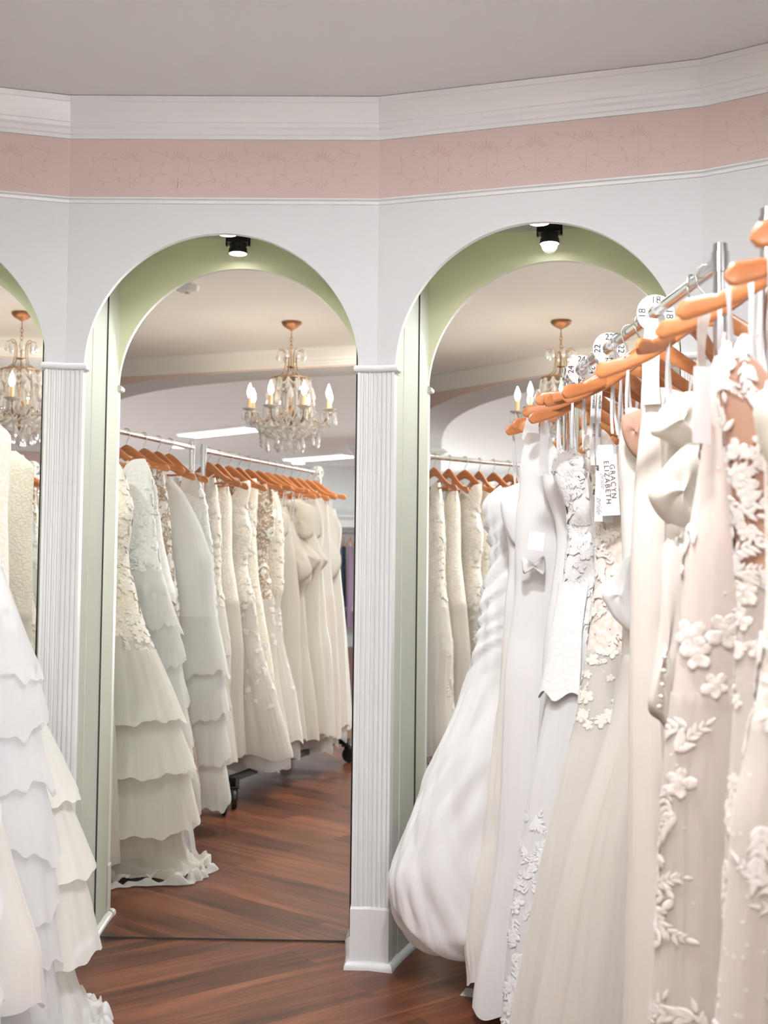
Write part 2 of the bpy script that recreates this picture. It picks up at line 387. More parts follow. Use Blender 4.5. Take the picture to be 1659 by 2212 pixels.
def facet(name, A, B, arch, border=True, plain_back=True):
    d = (B-A); L = np.linalg.norm(d); d = d/L; n = nrm(d); b = MB()
    P = lambda t, o, z: (A[0]+d[0]*t+n[0]*o, A[1]+d[1]*t+n[1]*o, z)
    thk = .022
    if arch:
        ts = [0.]+[.5*L-RAD*math.cos(PI*i/64) for i in range(65)]+[L]
        lo = lambda t: SPR+math.sqrt(max(0., RAD**2-(t-.5*L)**2))
        for i in range(len(ts)-1):
            t0, t1 = ts[i], ts[i+1]; z0, z1 = (lo(t0), lo(t1)) if 0 < i < len(ts)-2 else (0., 0.)
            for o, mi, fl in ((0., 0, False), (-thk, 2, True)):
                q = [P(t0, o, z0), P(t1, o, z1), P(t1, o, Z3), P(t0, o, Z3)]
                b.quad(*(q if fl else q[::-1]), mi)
            if 0 < i < len(ts)-2: b.quad(P(t0, 0, z0), P(t0, -thk, z0), P(t1, -thk, z1), P(t1, 0, z1), 3)
        for t in (ts[1], ts[-2]): b.quad(P(t, 0, 0), P(t, -thk, 0), P(t, -thk, SPR), P(t, 0, SPR), 3)
    else:
        for o, mi in ((0., 0), (-thk, 0)): b.quad(P(0, o, 0), P(0, o, Z3), P(L, o, Z3), P(L, o, 0), mi)
    for o in (0., -thk): b.quad(P(0, o, Z3), P(0, o, Z1), P(L, o, Z1), P(L, o, Z3), 0)
    w = b.build(name, [M['wall'], M['pink'], M['niche'], M['trimw']]); w['kind'] = 'structure'
    k = MB(); k.quad(P(0, .001, Z3), P(0, .001, Z2), P(L, .001, Z2), P(L, .001, Z3), 0)
    if border: scrolls(k, A, d, n, L, sum(map(ord, name)) % 1000)
    k.build('wallpaper_border', [M['pink'], M['scroll']], w)
    if arch:
        for s in (0, 1):
            j = MB(); t0 = PW+.001 if s == 0 else L-PW-.001; t1 = .0715 if s == 0 else L-.0715; tk = .018 if s == 0 else -.018
            zt = 2.46
            # pilaster return, then the panel after the seam
            tm = t0+(t1-t0)*.15; om = -.085
            j.add([P(t0, -thk, 0), P(tm, om, 0), P(tm, om, zt), P(t0, -thk, zt)], [(0, 1, 2, 3)])
            e = .0025 if s == 0 else -.0025
            j.add([P(tm+e, om, 0), P(t1, -DM, 0), P(t1, -DM, zt), P(tm+e, om, zt), P(tm-tk, om, 0), P(tm-tk, om, zt)], [(0, 1, 2, 3), (4, 0, 3, 5)])
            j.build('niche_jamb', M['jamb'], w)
            j = MB()
            # shoe moulding along the jamb
            pth = [P(t0, .0, 0)[:2], P(tm, om, 0)[:2], P(t1, -DM+.004, 0)[:2]]
            q = [(0, 0), (.018, 0), (.018, .008), (.013, .016), (.006, .02), (0, .021)]
            if s: pth = pth[::-1]
            j.sweep(pth, q); j.build('shoe_moulding', M['trimw'], w, smooth=.6)
        j = MB()
        j.add([P(.03, -thk, 2.46), P(L-.03, -thk, 2.46), P(L-.03, -DM-.02, 2.46), P(.03, -DM-.02, 2.46)], [(0, 1, 2, 3)])
        j.build('niche_soffit', M['niche'], w)
    return w, P, d, n

wl, PL, dL_, nL_ = facet('wall_left', c0, c1, True)
wm, PM, dM_, nM_ = facet('wall_middle', c1, c2, True)
wr, PR, dR_, nR_ = facet('wall_right', c2, c3, True)
facet('wall_far_right', c3, c4, False)
names = ['wall_back_left', 'wall_side_left', 'wall_corner_left', 'wall_outer_left']
for i in range(4): facet(names[i], left[i+1], left[i], False, border=False)
names = ['wall_outer_right', 'wall_corner_right', 'wall_side_right', 'wall_back_right']
for i in range(4): facet(names[i], right[i], right[i+1], False, border=False)

crown = [(0, Z2-.004), (.006, Z2-.003), (.007, Z2+.008), (.010, Z2+.012), (.011, Z2+.026), (.015, Z2+.034), (.017, Z2+.046), (.015, Z2+.050), (.022, Z2+.074), (.027, Z2+.096), (.030, Z2+.108), (.029, Z2+.112), (.034, Z1-.002), (0, Z1-.002)]
b = MB(); b.sweep(BAY, crown); struct(b, 'trim_1', M['trimw'])
ledge = [(0, Z3-.014), (.004, Z3-.013), (.006, Z3-.004), (.013, Z3), (.013, Z3+.004), (0, Z3+.005)]
b = MB(); b.sweep(BAY, ledge); struct(b, 'trim_2', M['trimw'])

# opposite wall with its wide flattened arch, and the hall beyond
def arch_z(t):
    x = abs(t-1.6)/2.16
    return 2.2+.405*(1-min(1., x)**3.2)**(1/3.2) if x < 1 else 2.2
A0 = onW(-7.6); t00 = float((A0-W0)@Wd); T1 = float((onW(6.2)-W0)@Wd); TK = .36
PWall = lambda t, o, z: (W0[0]+Wd[0]*t+Wn[0]*o, W0[1]+Wd[1]*t+Wn[1]*o, z)
ta, tb = 1.6-2.16, 1.6+2.16
ts = [t00]+[1.6-2.16*math.cos(PI*i/80) for i in range(81)]+[T1]
b = MB(); k = MB()
for i in range(len(ts)-1):
    t0, t1 = ts[i], ts[i+1]; op = 0 < i < len(ts)-2
    z0, z1 = (arch_z(t0), arch_z(t1)) if op else (0, 0)
    if not op:
        for o in (0, TK): b.quad(PWall(t0, o, 0), PWall(t1, o, 0), PWall(t1, o, Z3), PWall(t0, o, Z3), 0)
        z0 = z1 = Z3
        for o, mi in ((0, 1), (TK, 0)): b.quad(PWall(t0, o, Z3), PWall(t1, o, Z3), PWall(t1, o, Z1), PWall(t0, o, Z1), mi)
    else:
        for o, mi in ((0, 1), (TK, 0)): b.quad(PWall(t0, o, z0), PWall(t1, o, z1), PWall(t1, o, Z1), PWall(t0, o, Z1), mi)
        b.quad(PWall(t0, 0, z0), PWall(t0, TK, z0), PWall(t1, TK, z1), PWall(t1, 0, z1), 0)
for t in (ta, tb): b.quad(PWall(t, 0, 0), PWall(t, TK, 0), PWall(t, TK, 2.2), PWall(t, 0, 2.2), 0)
w = struct(b, 'wall_opposite', [M['wall'], M['pink']])
for s, t in ((1, ta), (-1, tb)):
    j = MB()
    for (e, za, zb) in ((.02, 2.17, 2.215), (.035, 2.185, 2.2)):
        lo, hi = sorted((t-.06*s, t+e*s))
        j.add([PWall(x, o, z) for z in (za, zb) for x, o in ((lo, -e), (hi, -e), (hi, TK+e), (lo, TK+e))], [(0, 1, 2, 3), (7, 6, 5, 4), (0, 1, 5, 4), (1, 2, 6, 5), (2, 3, 7, 6), (3, 0, 4, 7)])
    j.build('impost_moulding', M['trimw'], w)
b = MB(); pa = PWall(T1, 0, 0)[:2]; pb = PWall(t00, 0, 0)[:2]
b.sweep([pa, pb], crown); struct(b, 'trim_3', M['trimw'])
FY = -9.7
b = MB(); b.box((-8, FY-.1, 0), (.9, FY, Z1)); b.box((.9, FY-.1, 0), (6.5, FY, .35)); b.box((.9, FY-.1, 2.55), (6.5, FY, Z1))
xs = [.9, 2.3, 3.75, 5.2]  # unseen openings, added so fill light reaches the mirror wall
for x in xs[1:]: b.box((x-.09, FY-.1, .35), (x+.09, FY, 2.55))
b.box((5.2, FY-.1, .35), (6.5, FY, 2.55)); struct(b, 'wall_hall_back', M['wall'])
for i in range(3):
    b = MB(); x0, x1 = xs[i]+(.09 if i else 0), xs[i+1]-.09
    for lo, hi in (((x0, FY-.08, .35), (x0+.05, FY-.02, 2.55)), ((x1-.05, FY-.08, .35), (x1, FY-.02, 2.55)), ((x0, FY-.08, .35), (x1, FY-.02, .4)), ((x0, FY-.08, 2.5), (x1, FY-.02, 2.55))): b.box(lo, hi)
    struct(b, 'added_window_%d' % (i+6), M['trimw'])
b = MB(); yl = onW(-7.6)[1]; b.box((-7.7, FY, 0), (-7.6, yl, .6)); b.box((-7.7, FY, 2.5), (-7.6, yl, Z1)); b.box((-7.7, FY, .6), (-7.6, -8.2, 2.5)); b.box((-7.7, -2.9, .6), (-7.6, yl, 2.5)); b.box((-7.7, -5.6, .6), (-7.6, -5.45, 2.5)); struct(b, 'wall_hall_left', M['wall'])  # openings added to let fill light through to the right rack
# hall right side: unseen openings with frames, added to let fill light in
b = MB(); X = 5.6; yb = onW(5.6)[1]
b.box((X, FY, 0), (X+.12, yb, .35)); b.box((X, FY, 2.55), (X+.12, yb, Z1))
ys = np.linspace(FY, yb, 6)
for y in ys: b.box((X, y-.09, .35), (X+.12, y+.09, 2.55))
struct(b, 'wall_hall_right', M['wall'])
for i in range(5):
    b = MB(); y0, y1 = ys[i]+.09, ys[i+1]-.09
    for lo, hi in (((X+.03, y0, .35), (X+.09, y0+.05, 2.55)), ((X+.03, y1-.05, .35), (X+.09, y1, 2.55)), ((X+.03, y0, .35), (X+.09, y1, .4)), ((X+.03, y0, 2.5), (X+.09, y1, 2.55))): b.box(lo, hi)
    struct(b, 'added_window_%d' % (i+1), M['trimw'])
# far bulkhead with border, and shelf beam over the wall rail
b = MB(); b.box((-.75, -9.0, 2.3), (3.2, -6.6, Z1-.001)); o = struct(b, 'wall_hall_bulkhead', M['wall'])
k = MB(); k.box((-.76, -9.01, 2.36), (3.21, -6.59, 2.58)); k.build('wallpaper_border', M['pink'], o)
b = MB(); b.sweep([(3.2, -6.6), (-.75, -6.6), (-.75, -9.0)], [(0, 2.58), (.02, 2.59), (.03, 2.62), (.05, 2.66), (.09, 2.70), (.1, 2.745), (0, 2.745)][::1]); struct(b, 'trim_4', M['trimw'])
b = MB(); b.box((-6, -9.62, 1.8), (1.5, -9.25, 1.95)); b.box((-6, -9.66, 1.95), (1.5, -9.2, 1.985)); struct(b, 'trim_5', M['trimw'])
b = MB(); b.box((-6, -9.68, .55), (1.5, -9.3, .62)); struct(b, 'trim_6', M['trimw'])

# ------------------------------------------------------------------ pilasters
def pilaster(c, da, dn, label):
    """c corner; da dir of left facet, dn dir of right facet"""
    na, nb = nrm(da), nrm(dn); m = na+nb; m /= np.linalg.norm(m); m /= float(m@na)
    t = thing('pilaster', (c[0], c[1], 0), label, 'pilaster', 'fluted pilasters between the mirror arches')
    def pt(s, o):   # s signed distance along the bent front, o offset
        if abs(s) < 1e-9: q = c+m*o
        elif s < 0: q = c+da*s+na*o
        else: q = c+dn*s+nb*o
        return (q[0], q[1])
    def ring(half, off, back, flutes=0):
        pts = [pt(-half, back)]
        if flutes:
            ss = []
            fw = 2*half*.88/flutes
            for i in range(flutes):
                s0 = -half*.88+i*fw
                for q, dep in ((.10, 0), (.22, .55), (.40, .95), (.6, .95), (.78, .55), (.9, 0)): ss.append((s0+q*fw, off-.0052*dep))
            pts += [pt(-half, off)]+[pt(s, o) for s, o in ss]+[pt(half, off)]
        else: pts += [pt(-half, off), pt(0, off), pt(half, off)]
        pts.append(pt(half, back)); return pts
    def prism(b, rs):   # rs: list of (ring pts, z)
        k = len(rs[0][0]); base = len(b.v)
        for r, z in rs: b.v.extend([(x, y, z) for x, y in r])
        for i in range(len(rs)-1):
            for j in range(k):
                l = (j+1) % k; b.f.append((base+i*k+j, base+i*k+l, base+(i+1)*k+l, base+(i+1)*k+j)); b.m.append(0)
        b.f.append(tuple(base+j for j in range(k-1, -1, -1))); b.m.append(0)
        b.f.append(tuple(base+(len(rs)-1)*k+j for j in range(k))); b.m.append(0)
    b = MB(); r = ring(PW+.001, .011, -.03, 7); prism(b, [(r, .185), (r, 1.864)]); b.build('shaft', M['trimw'], t, smooth=.5)
    b = MB(); prism(b, [(ring(PW+.004, .016, -.028), 0), (ring(PW+.004, .016, -.028), .181), (ring(PW+.002, .012, -.028), .188)]); b.build('plinth', M['trimw'], t)
    b = MB(); rs = []
    for i in range(9):
        a = -PI/2+PI*i/8; rs.append((ring(PW+.004+.010*math.cos(a), .012+.012*math.cos(a), -.028), 1.873+.011*math.sin(a)))
    prism(b, rs); b.build('capital', M['trimw'], t, smooth=.6)
    b = MB(); rs = []
    for i in range(6):
        a = PI/2*i/5; rs.append((ring(PW+.005+.016*math.cos(a), .017+.016*math.cos(a), .0), .004+.02*math.sin(a)))
    prism(b, [(rs[0][0], 0)]+rs); b.build('shoe_moulding', M['trimw'], t, smooth=.6)
pilaster(c1, rot2(dB, TH), dB, 'white fluted pilaster at the left, between the left and middle mirrors')
pilaster(c2, dB, rot2(dB, -TH), 'white fluted pilaster at the centre, between the middle and right mirrors')
pilaster(c3, rot2(dB, -TH), rot2(dB, -2*TH), 'white fluted pilaster behind the right rack, right of the right mirror')

# ------------------------------------------------------------------ mirrors and lamps
for nm, P, lab in (('l', PL, 'tall mirror in the left arch, cut by the left edge of the photo'), ('m', PM, 'tall mirror in the middle arch reflecting a rack of gowns and a chandelier'), ('r', PR, 'tall mirror in the right arch, half hidden by the ruched gown')):
    c = P(.5, -DM, 0); t = thing('mirror', c, lab, 'mirror', 'arched niche mirrors')
    sk, pv = {'l': (-.026, .9255), 'm': (0, .5), 'r': (.024, .0745)}[nm]      # the panes stand a hair out of parallel
    P = (lambda P0, sk, pv: (lambda x, o, z: P0(x, o+(x-pv)*-abs(sk)*(1 if sk > 0 else -1), z)))(P, sk, pv)
    b = MB(); b.add([P(x, o, z) for z in (.004, 2.455) for x, o in ((.0745, -DM), (.9255, -DM), (.9255, -DM-.006), (.0745, -DM-.006))], [(0, 1, 5, 4), (1, 2, 6, 5), (2, 3, 7, 6), (3, 0, 4, 7), (0, 3, 2, 1), (4, 5, 6, 7)])
    b.build('glass', M['mirror'], t)
    b = MB()
    for x0, x1, z0, z1 in ((.071, .0765, 0, 2.455), (.9235, .929, 0, 2.455), (.071, .929, 0, .0055)):
        b.add([P(x, o, z) for z in (z0, z1) for x, o in ((x0, -DM+.0015), (x1, -DM+.0015), (x1, -DM-.0055), (x0, -DM-.0055))], [(0, 1, 5, 4), (1, 2, 6, 5), (2, 3, 7, 6), (3, 0, 4, 7), (0, 3, 2, 1), (4, 5, 6, 7)])
    b.build('edge_channel', M['gap'], t)

def spotlight(x, y, z, ang, label):
    t = thing('spotlight', (x, y, z), label, 'spotlight', 'niche spotlights')
    b = MB(); b.lathe([(.031, z+.001), (.031, z)], (x, y, 0), 28); b.build('lens', M['lens'], t, smooth=.5)
    b = MB(); b.lathe([(.0315, z+.0012), (.033, z+.004), (.032, z+.018), (.029, z+.022), (.0285, z+.0015)], (x, y, 0), 28, cap=False); b.build('trim_ring', M['black'], t, smooth=.6)
    b = MB(); b.lathe([(.028, z+.02), (.030, z+.03), (.030, z+.04), (.026, z+.045)], (x, y, 0), 24)
    b.box((x-.038, y-.03, z+.036), (x+.038, y+.03, z+.075), rot=ang); b.box((x-.034, y-.026, z+.075), (x+.034, y+.026, 2.46), rot=ang)
    for s in (-1, 1): b.box((x+s*.04-.003, y-.008, z+.028), (x+s*.04+.003, y+.008, z+.07), rot=ang, c=(x, y))
    b.build('housing', M['black'], t)
    l = bpy.data.lights.new('spot_lamp', 'SPOT'); l.energy = 40; l.spot_size = math.radians(150); l.spot_blend = .8; l.shadow_soft_size = .028; l.color = (.97, .985, 1.02)
    o = bpy.data.objects.new('spot_lamp', l); COL.objects.link(o); o.parent = t; o.location = (0, 0, -.004)
q = PL(.515, -.12, 0); spotlight(q[0], q[1], 2.34, TH, 'small black spotlight in the top of the left arch')
spotlight(-.529, 3.731, 2.339, PHI, 'small black spotlight with white lens at the top of the middle arch')
spotlight(.483, 3.577, 2.341, -TH, 'small black spotlight with white lens at the top of the right arch')

# smoke detector on the ceiling
t = thing('smoke_detector', (-1.16, 1.61, Z1), 'round white smoke detector on the ceiling, reflected in the middle mirror', 'smoke detector')
b = MB(); b.lathe([(.062, Z1), (.062, Z1-.012), (.055, Z1-.03), (.03, Z1-.036)], (-1.16, 1.61, 0), 28); b.build('housing', M['plastic'], t, smooth=.6)
b = MB(); b.lathe([(.012, Z1-.036), (.012, Z1-.042)], (-1.16, 1.61, 0), 14); b.build('test_button', M['inkg'], t)

# ------------------------------------------------------------------ ceiling lights of the hall
def troffer(x, y, ang, label, grp='fluorescent panels of the hall'):
    t = thing('ceiling_light', (x, y, Z1), label, 'ceiling light', grp)
    b = MB(); b.box((x-.61, y-.16, Z1-.02), (x+.61, y+.16, Z1-.001), rot=ang); b.build('frame', M['trimw'], t)
    b = MB(); b.box((x-.59, y-.14, Z1-.026), (x+.59, y+.14, Z1-.0205), rot=ang); b.build('diffuser', M['panel'], t)
ta_ = math.radians(40)
troffer(-2.2, -5.15, ta_, 'long white fluorescent ceiling panel left of the chandelier in the middle mirror')
troffer(-1.35, -8.2, ta_, 'long white fluorescent ceiling panel right below the chandelier in the middle mirror')
for i, (x, y) in enumerate(((1.6, -2.0), (3.8, -1.0), (3.2, -4.6), (-4.6, -3.6))):  # extra panels added to strengthen the hall light
    troffer(x, y, ta_, ['fluorescent ceiling panel added just behind the archway', 'fluorescent ceiling panel added by the first right opening', 'fluorescent ceiling panel added by the middle right opening', 'fluorescent ceiling panel added at the far left of the hall'][i])
for i, (x, y) in enumerate(((-3.05, -6.9), (-4.9, -5.15), (-1.75, -9.1), (-5.6, -2.9))):
    t = thing('downlight', (x, y, Z1), ['round downlight under the left rack rail in the middle mirror', 'round downlight above the rail in the right mirror', 'round downlight by the pilaster in the middle mirror', 'round downlight beside the candle bulb in the right mirror'][i], 'downlight', 'recessed downlights of the hall')
    b = MB(); b.lathe([(.115, Z1-.001), (.115, Z1-.008), (.1, Z1-.012), (.095, Z1-.004)], (x, y, 0), 28, cap=False); b.build('trim_ring', M['trimw'], t, smooth=.6)
    b = MB(); b.lathe([(.094, Z1-.010), (.094, Z1-.0115)], (x, y, 0), 24); b.build('lens', M['down'], t)

for i, (x, y) in enumerate(((.16, 1.0), (.2, 1.75), (-.05, .3))):  # unseen fill lights, added to brighten the gowns along the aisle
    t = thing('downlight', (x, y, Z1), ['added fill light in the fitting room ceiling between the racks', 'added fill light in the fitting room ceiling nearest the mirrors', 'added fill light in the fitting room ceiling above the archway'][i], 'downlight', 'added fill lights over the aisle')
    b = MB(); b.lathe([(.095, Z1-.001), (.095, Z1-.006), (.082, Z1-.010), (.078, Z1-.003)], (x, y, 0), 28, cap=False); b.build('trim_ring', M['trimw'], t, smooth=.6)
    b = MB(); b.lathe([(.077, Z1-.0055), (.077, Z1-.007)], (x, y, 0), 24); b.build('lens', M['down'], t)
    l = bpy.data.lights.new('aisle_fill_lamp', 'AREA'); l.shape = 'DISK'; l.size = .15; l.energy = (22, 40, 14)[i]; l.color = (.97, .985, 1.01)
    o = bpy.data.objects.new('aisle_fill_lamp', l); COL.objects.link(o); o.parent = t; o.location = (0, 0, -.0085)

# ------------------------------------------------------------------ chandelier
def chandelier(cx, cy):
    zt = Z1; K = 1.04
    t = thing('chandelier', (cx, cy, zt), 'crystal chandelier with eight candle bulbs on a short chain, reflected in the mirrors', 'chandelier')
    Z = lambda d: zt-d*K
    b = MB(); b.lathe([(.058*K, zt-.001), (.060*K, Z(.006)), (.052*K, Z(.022)), (.034*K, Z(.035)), (.016*K, Z(.044)), (.008, Z(.05))], (cx, cy, 0), 48, flute=16, fa=.03); b.build('canopy', M['copper'], t, smooth=True)
    b = MB(); z = Z(.05); k = 0
    b.tube([(cx, cy, z), (cx, cy, z-.02)], .003, 8)
    z -= .02
    while z > Z(.17):
        pts = []
        for i in range(14):
            a = 2*PI*i/14; q = .0075*math.cos(a); h = .016*math.sin(a)
            pts.append((cx+(q if k % 2 else 0), cy+(0 if k % 2 else q), z-.013+h))
        b.tube(pts, .0022, 6, closed=True); z -= .0235; k += 1
    b.build('chain', M['brass'], t, smooth=True)
    b = MB(); b.tube([(cx, cy, Z(.17)), (cx, cy, Z(.64))], .005, 10)
    b.lathe([(.004, Z(.262)), (.028, Z(.268)), (.028, Z(.272)), (.004, Z(.278))], (cx, cy, 0), 20)
    b.lathe([(.006, Z(.50)), (.02, Z(.52)), (.028, Z(.55)), (.018, Z(.6)), (.007, Z(.65)), (.012, Z(.67)), (.003, Z(.69))], (cx, cy, 0), 20)
    b.lathe([(.112*K, Z(.335)), (.118*K, Z(.338)), (.118*K, Z(.344)), (.108*K, Z(.345))], (cx, cy, 0), 36)
    b.build('stem', M['brass'], t, smooth=.8)
    drops = []
    for i in range(8):      # crown of fine curled arms
        a = 2*PI*i/8+.2; ca, sa = math.cos(a), math.sin(a); b = MB()
        prof = [(.112, .34), (.075, .325), (.045, .30), (.036, .26), (.034, .22), (.037, .19), (.05, .172), (.068, .168), (.082, .175)]
        b.tube([(cx+r*K*ca, cy+r*K*sa, Z(d)) for r, d in prof], .0026, 6); b.build('crown_arm', M['brass'], t, smooth=True)
        drops.append((cx+.082*K*ca, cy+.082*K*sa, Z(.178), .055, .014))
    def crystal(b, x, y, z, l, w):
        n = 6; prof = [(0.0008, 0), (w*.35, -.15*l), (w*.75, -.42*l), (w, -.68*l), (w*.7, -.88*l), (.0008, -l)]
        b.lathe([(r, z+d) for r, d in prof], (x, y, 0), n)
    for i in range(8):
        a = 2*PI*i/8+.35; ca, sa = math.cos(a), math.sin(a); b = MB()
        prof = [(.015, .60), (.06, .605), (.10, .57), (.13, .565), (.17, .60), (.205, .615), (.235, .59), (.25, .545)]
        pts = [Vector((cx+r*K*ca, cy+r*K*sa, Z(d))) for r, d in prof]
        sm = []
        for j in range(len(pts)-1):
            p0, p1, p2, p3 = pts[max(0, j-1)], pts[j], pts[j+1], pts[min(len(pts)-1, j+2)]
            for q in range(4):
                u = q/4; sm.append(.5*((2*p1)+(p2-p0)*u+(2*p0-5*p1+4*p2-p3)*u*u+(3*p1-p0-3*p2+p3)*u**3))
        sm.append(pts[-1]); b.tube(sm, .0042, 8)
        arm = b.build('arm', M['brass'], t, smooth=True)
        x, y = cx+.25*K*ca, cy+.25*K*sa
        b = MB(); b.lathe([(.006, Z(.55)), (.025, Z(.546)), (.044, Z(.535)), (.046, Z(.532)), (.024, Z(.541)), (.006, Z(.544))], (x, y, 0), 20, flute=10, fa=.05); b.build('bobeche', M['bead'], arm, smooth=True)
        b = MB(); b.lathe([(.011, Z(.545)), (.0115, Z(.54)), (.0105, Z(.47)), (.008, Z(.468))], (x, y, 0), 14); b.build('candle', M['candle'], arm, smooth=.6)
        b = MB(); b.lathe([(.007, Z(.468)), (.013, Z(.455)), (.0165, Z(.44)), (.0145, Z(.425)), (.008, Z(.405)), (.0025, Z(.392)), (.0008, Z(.386))], (x, y, 0), 16); b.build('bulb', M['bulb'], arm, smooth=True)
        for j in range(5):
            aa = 2*PI*j/5+a; drops.append((x+.042*math.cos(aa), y+.042*math.sin(aa), Z(.545), .062, .008))
    for i in range(12):
        a = 2*PI*i/12; drops.append((cx+.115*K*math.cos(a), cy+.115*K*math.sin(a), Z(.36), .07, .015))
    for i in range(10):
        a = 2*PI*i/10+.2; drops.append((cx+.135*K*math.cos(a), cy+.135*K*math.sin(a), Z(.40+.03*(i % 2)), .085, .02))
    for i in range(14):
        a = 2*PI*i/14+.1; drops.append((cx+.17*K*math.cos(a), cy+.17*K*math.sin(a), Z(.66+.02*(i % 3)), .075, .014))
    for i in range(9):
        a = 2*PI*i/9+.1; drops.append((cx+.08*K*math.cos(a), cy+.08*K*math.sin(a), Z(.70+.012*(i % 2)), .07, .016))
    drops.append((cx, cy, Z(.705), .07, .018))
    for (x, y, z, l, w) in drops:
        b = MB(); crystal(b, x, y, z, l, w); b.build('crystal_drop', M['crystal'], t)
    # bead strands, uncountable
    b = MB(); r = random.Random(3)
    def bead(p, s=.0066):
        b.lathe([(s*.3, p[2]-s), (s, p[2]-s*.3), (s, p[2]+s*.3), (s*.3, p[2]+s)], (p[0], p[1], 0), 6)
    def strand(p, q, sag, n):
        for i in range(n):
            u = (i+.5)/n; w = Vector(p).lerp(Vector(q), u); w.z -= sag*math.sin(PI*u); bead(w)
    for i in range(12):
        a = 2*PI*i/12; a2 = 2*PI*(i+1)/12; top = (cx+.115*K*math.cos(a), cy+.115*K*math.sin(a), Z(.345))
        strand(top, (cx+.115*K*math.cos(a2), cy+.115*K*math.sin(a2), Z(.345)), .035, 9)
        strand(top, (cx+.115*K*math.cos(a2), cy+.115*K*math.sin(a2), Z(.36)), .07, 12)
        strand((cx+.04*K*math.cos(a), cy+.04*K*math.sin(a), Z(.30)), top, .015, 10)
    for i in range(16):
        a = 2*PI*i/16; a2 = 2*PI*(i+1)/16
        top = (cx+.115*K*math.cos(a), cy+.115*K*math.sin(a), Z(.35)); bot = (cx+.16*K*math.cos(a), cy+.16*K*math.sin(a), Z(.60))
        strand(top, bot, .03, 26); strand((top[0], top[1], Z(.37)), (cx+.05*K*math.cos(a2), cy+.05*K*math.sin(a2), Z(.60)), .02, 24); strand((cx+.24*K*math.cos(a), cy+.24*K*math.sin(a), Z(.56)), (cx+.24*K*math.cos(a2), cy+.24*K*math.sin(a2), Z(.56)), .06, 14); strand((cx+.23*K*math.cos(a), cy+.23*K*math.sin(a), Z(.575)), (cx+.18*K*math.cos(a2), cy+.18*K*math.sin(a2), Z(.65)), .03, 12)
        strand((cx+.18*K*math.cos(a), cy+.18*K*math.sin(a), Z(.65)), (cx+.18*K*math.cos(a2), cy+.18*K*math.sin(a2), Z(.65)), .03, 10)
        strand((cx+.18*K*math.cos(a), cy+.18*K*math.sin(a), Z(.645)), (cx+.05*K*math.cos(a), cy+.05*K*math.sin(a), Z(.70)), .02, 14)
        strand((cx+.02*K*math.cos(a), cy+.02*K*math.sin(a), Z(.57)), (cx+.22*K*math.cos(a), cy+.22*K*math.sin(a), Z(.60)), .05, 18)
    o = b.build('bead_strands', M['bead'], t); o['kind'] = 'stuff'
chandelier(-.70, .70)

# ------------------------------------------------------------------ clothing racks
ZR = 1.84
def rack(p, q, label):
    """p, q: post positions; chrome garment rack on castors"""
    p, q = V2(p), V2(q); d = (q-p)/np.linalg.norm(q-p); u = V2((d[1], -d[0])); L = np.linalg.norm(q-p)
    t = thing('clothing_rack', ((p[0]+q[0])/2, (p[1]+q[1])/2, 0), label, 'clothes rack', 'chrome garment racks')
    b = MB(); b.tube([(*(p+d*.004), ZR), (*(q-d*.004), ZR)], .0135, 18); b.build('rail', M['chrome'], t, smooth=.8)
    for e in (p, q):
        b = MB(); b.tube([(*e, .15), (*e, 1.10)], .0165, 18); b.tube([(*e, 1.10), (*e, ZR+.036)], .0138, 18)
        b.tube([(*e, 1.092), (*e, 1.112)], .0185, 18)
        b.build('post', M['chrome'], t, smooth=.8)
        b = MB(); s = d if e is p else -d
        b.tube([(*(e+s*.006), ZR), (*(e+s*.034), ZR)], .0165, 16); b.tube([(*e, ZR-.02), (*e, ZR+.02)], .0168, 16)
        b.build('rail_fitting', M['chrome'], t, smooth=.8)
    ang = math.atan2(d[1], d[0]); hw = .235
    for e in (p, q):
        b = MB(); b.box((e[0]-.02, e[1]-hw, .115), (e[0]+.02, e[1]+hw, .155), rot=ang, c=tuple(e)); b.build('foot', M['black'], t)
    for s in (-1, 1):
        a, c = p+u*(hw-.07)*s, q+u*(hw-.07)*s; m = (a+c)/2
        b = MB(); b.box((m[0]-L/2, m[1]-.015, .12), (m[0]+L/2, m[1]+.015, .15), rot=ang, c=tuple(m)); b.build('base_bar', M['black'], t)
    for e in (p, q):
        for s in (-1, 1):
            c = e+u*(hw-.022)*s; r = R.uniform(0, PI); k, w = math.cos(r), math.sin(r)
            b = MB(); b.lathe([(.03, .112), (.032, .108), (.03, .1)], (c[0], c[1], 0), 18)
            for o in (-.016, .016):
                x, y = c[0]-w*o+k*.012, c[1]+k*o+w*.012; b.box((x-.018, y-.002, .04), (x+.018, y+.002, .1), rot=r, c=(x, y))
            cs = b.build('caster', M['black'], t)
            ax = Matrix.Rotation(r, 3, 'Z') @ Matrix.Rotation(PI/2, 3, 'X'); b = MB()
            b.lathe([(.02, -.013), (.045, -.012), (.049, -.006), (.049, .006), (.045, .012), (.02, .013)], (c[0]+k*.022, c[1]+w*.022, .0495), 24, ax=ax); b.build('wheel', M['rubber'], cs, smooth=.6)
    return t
RFa, RFb = V2((.571, 3.56)), V2((.642, 2.17)); RNa = V2((.66, 1.95)); RNb = RNa+V2((.07, -1.48))/np.hypot(.07, 1.48)*1.46
LFa = V2((-1.056, 1.909)); LFd = V2((-.26, .966)); LFd /= np.linalg.norm(LFd); LNa = V2((-1.028, 1.749)); LNd = V2((.48, -1.402)); LNd /= np.linalg.norm(LNd)
RFd = (RFb-RFa)/np.linalg.norm(RFb-RFa); RNd = (RNb-RNa)/np.linalg.norm(RNb-RNa)
perp = lambda d: V2((d[1], -d[0]))
URF, URN, ULF, ULN = perp(RFd), perp(RNd), perp(LFd), -perp(LNd)      # aisle side directions
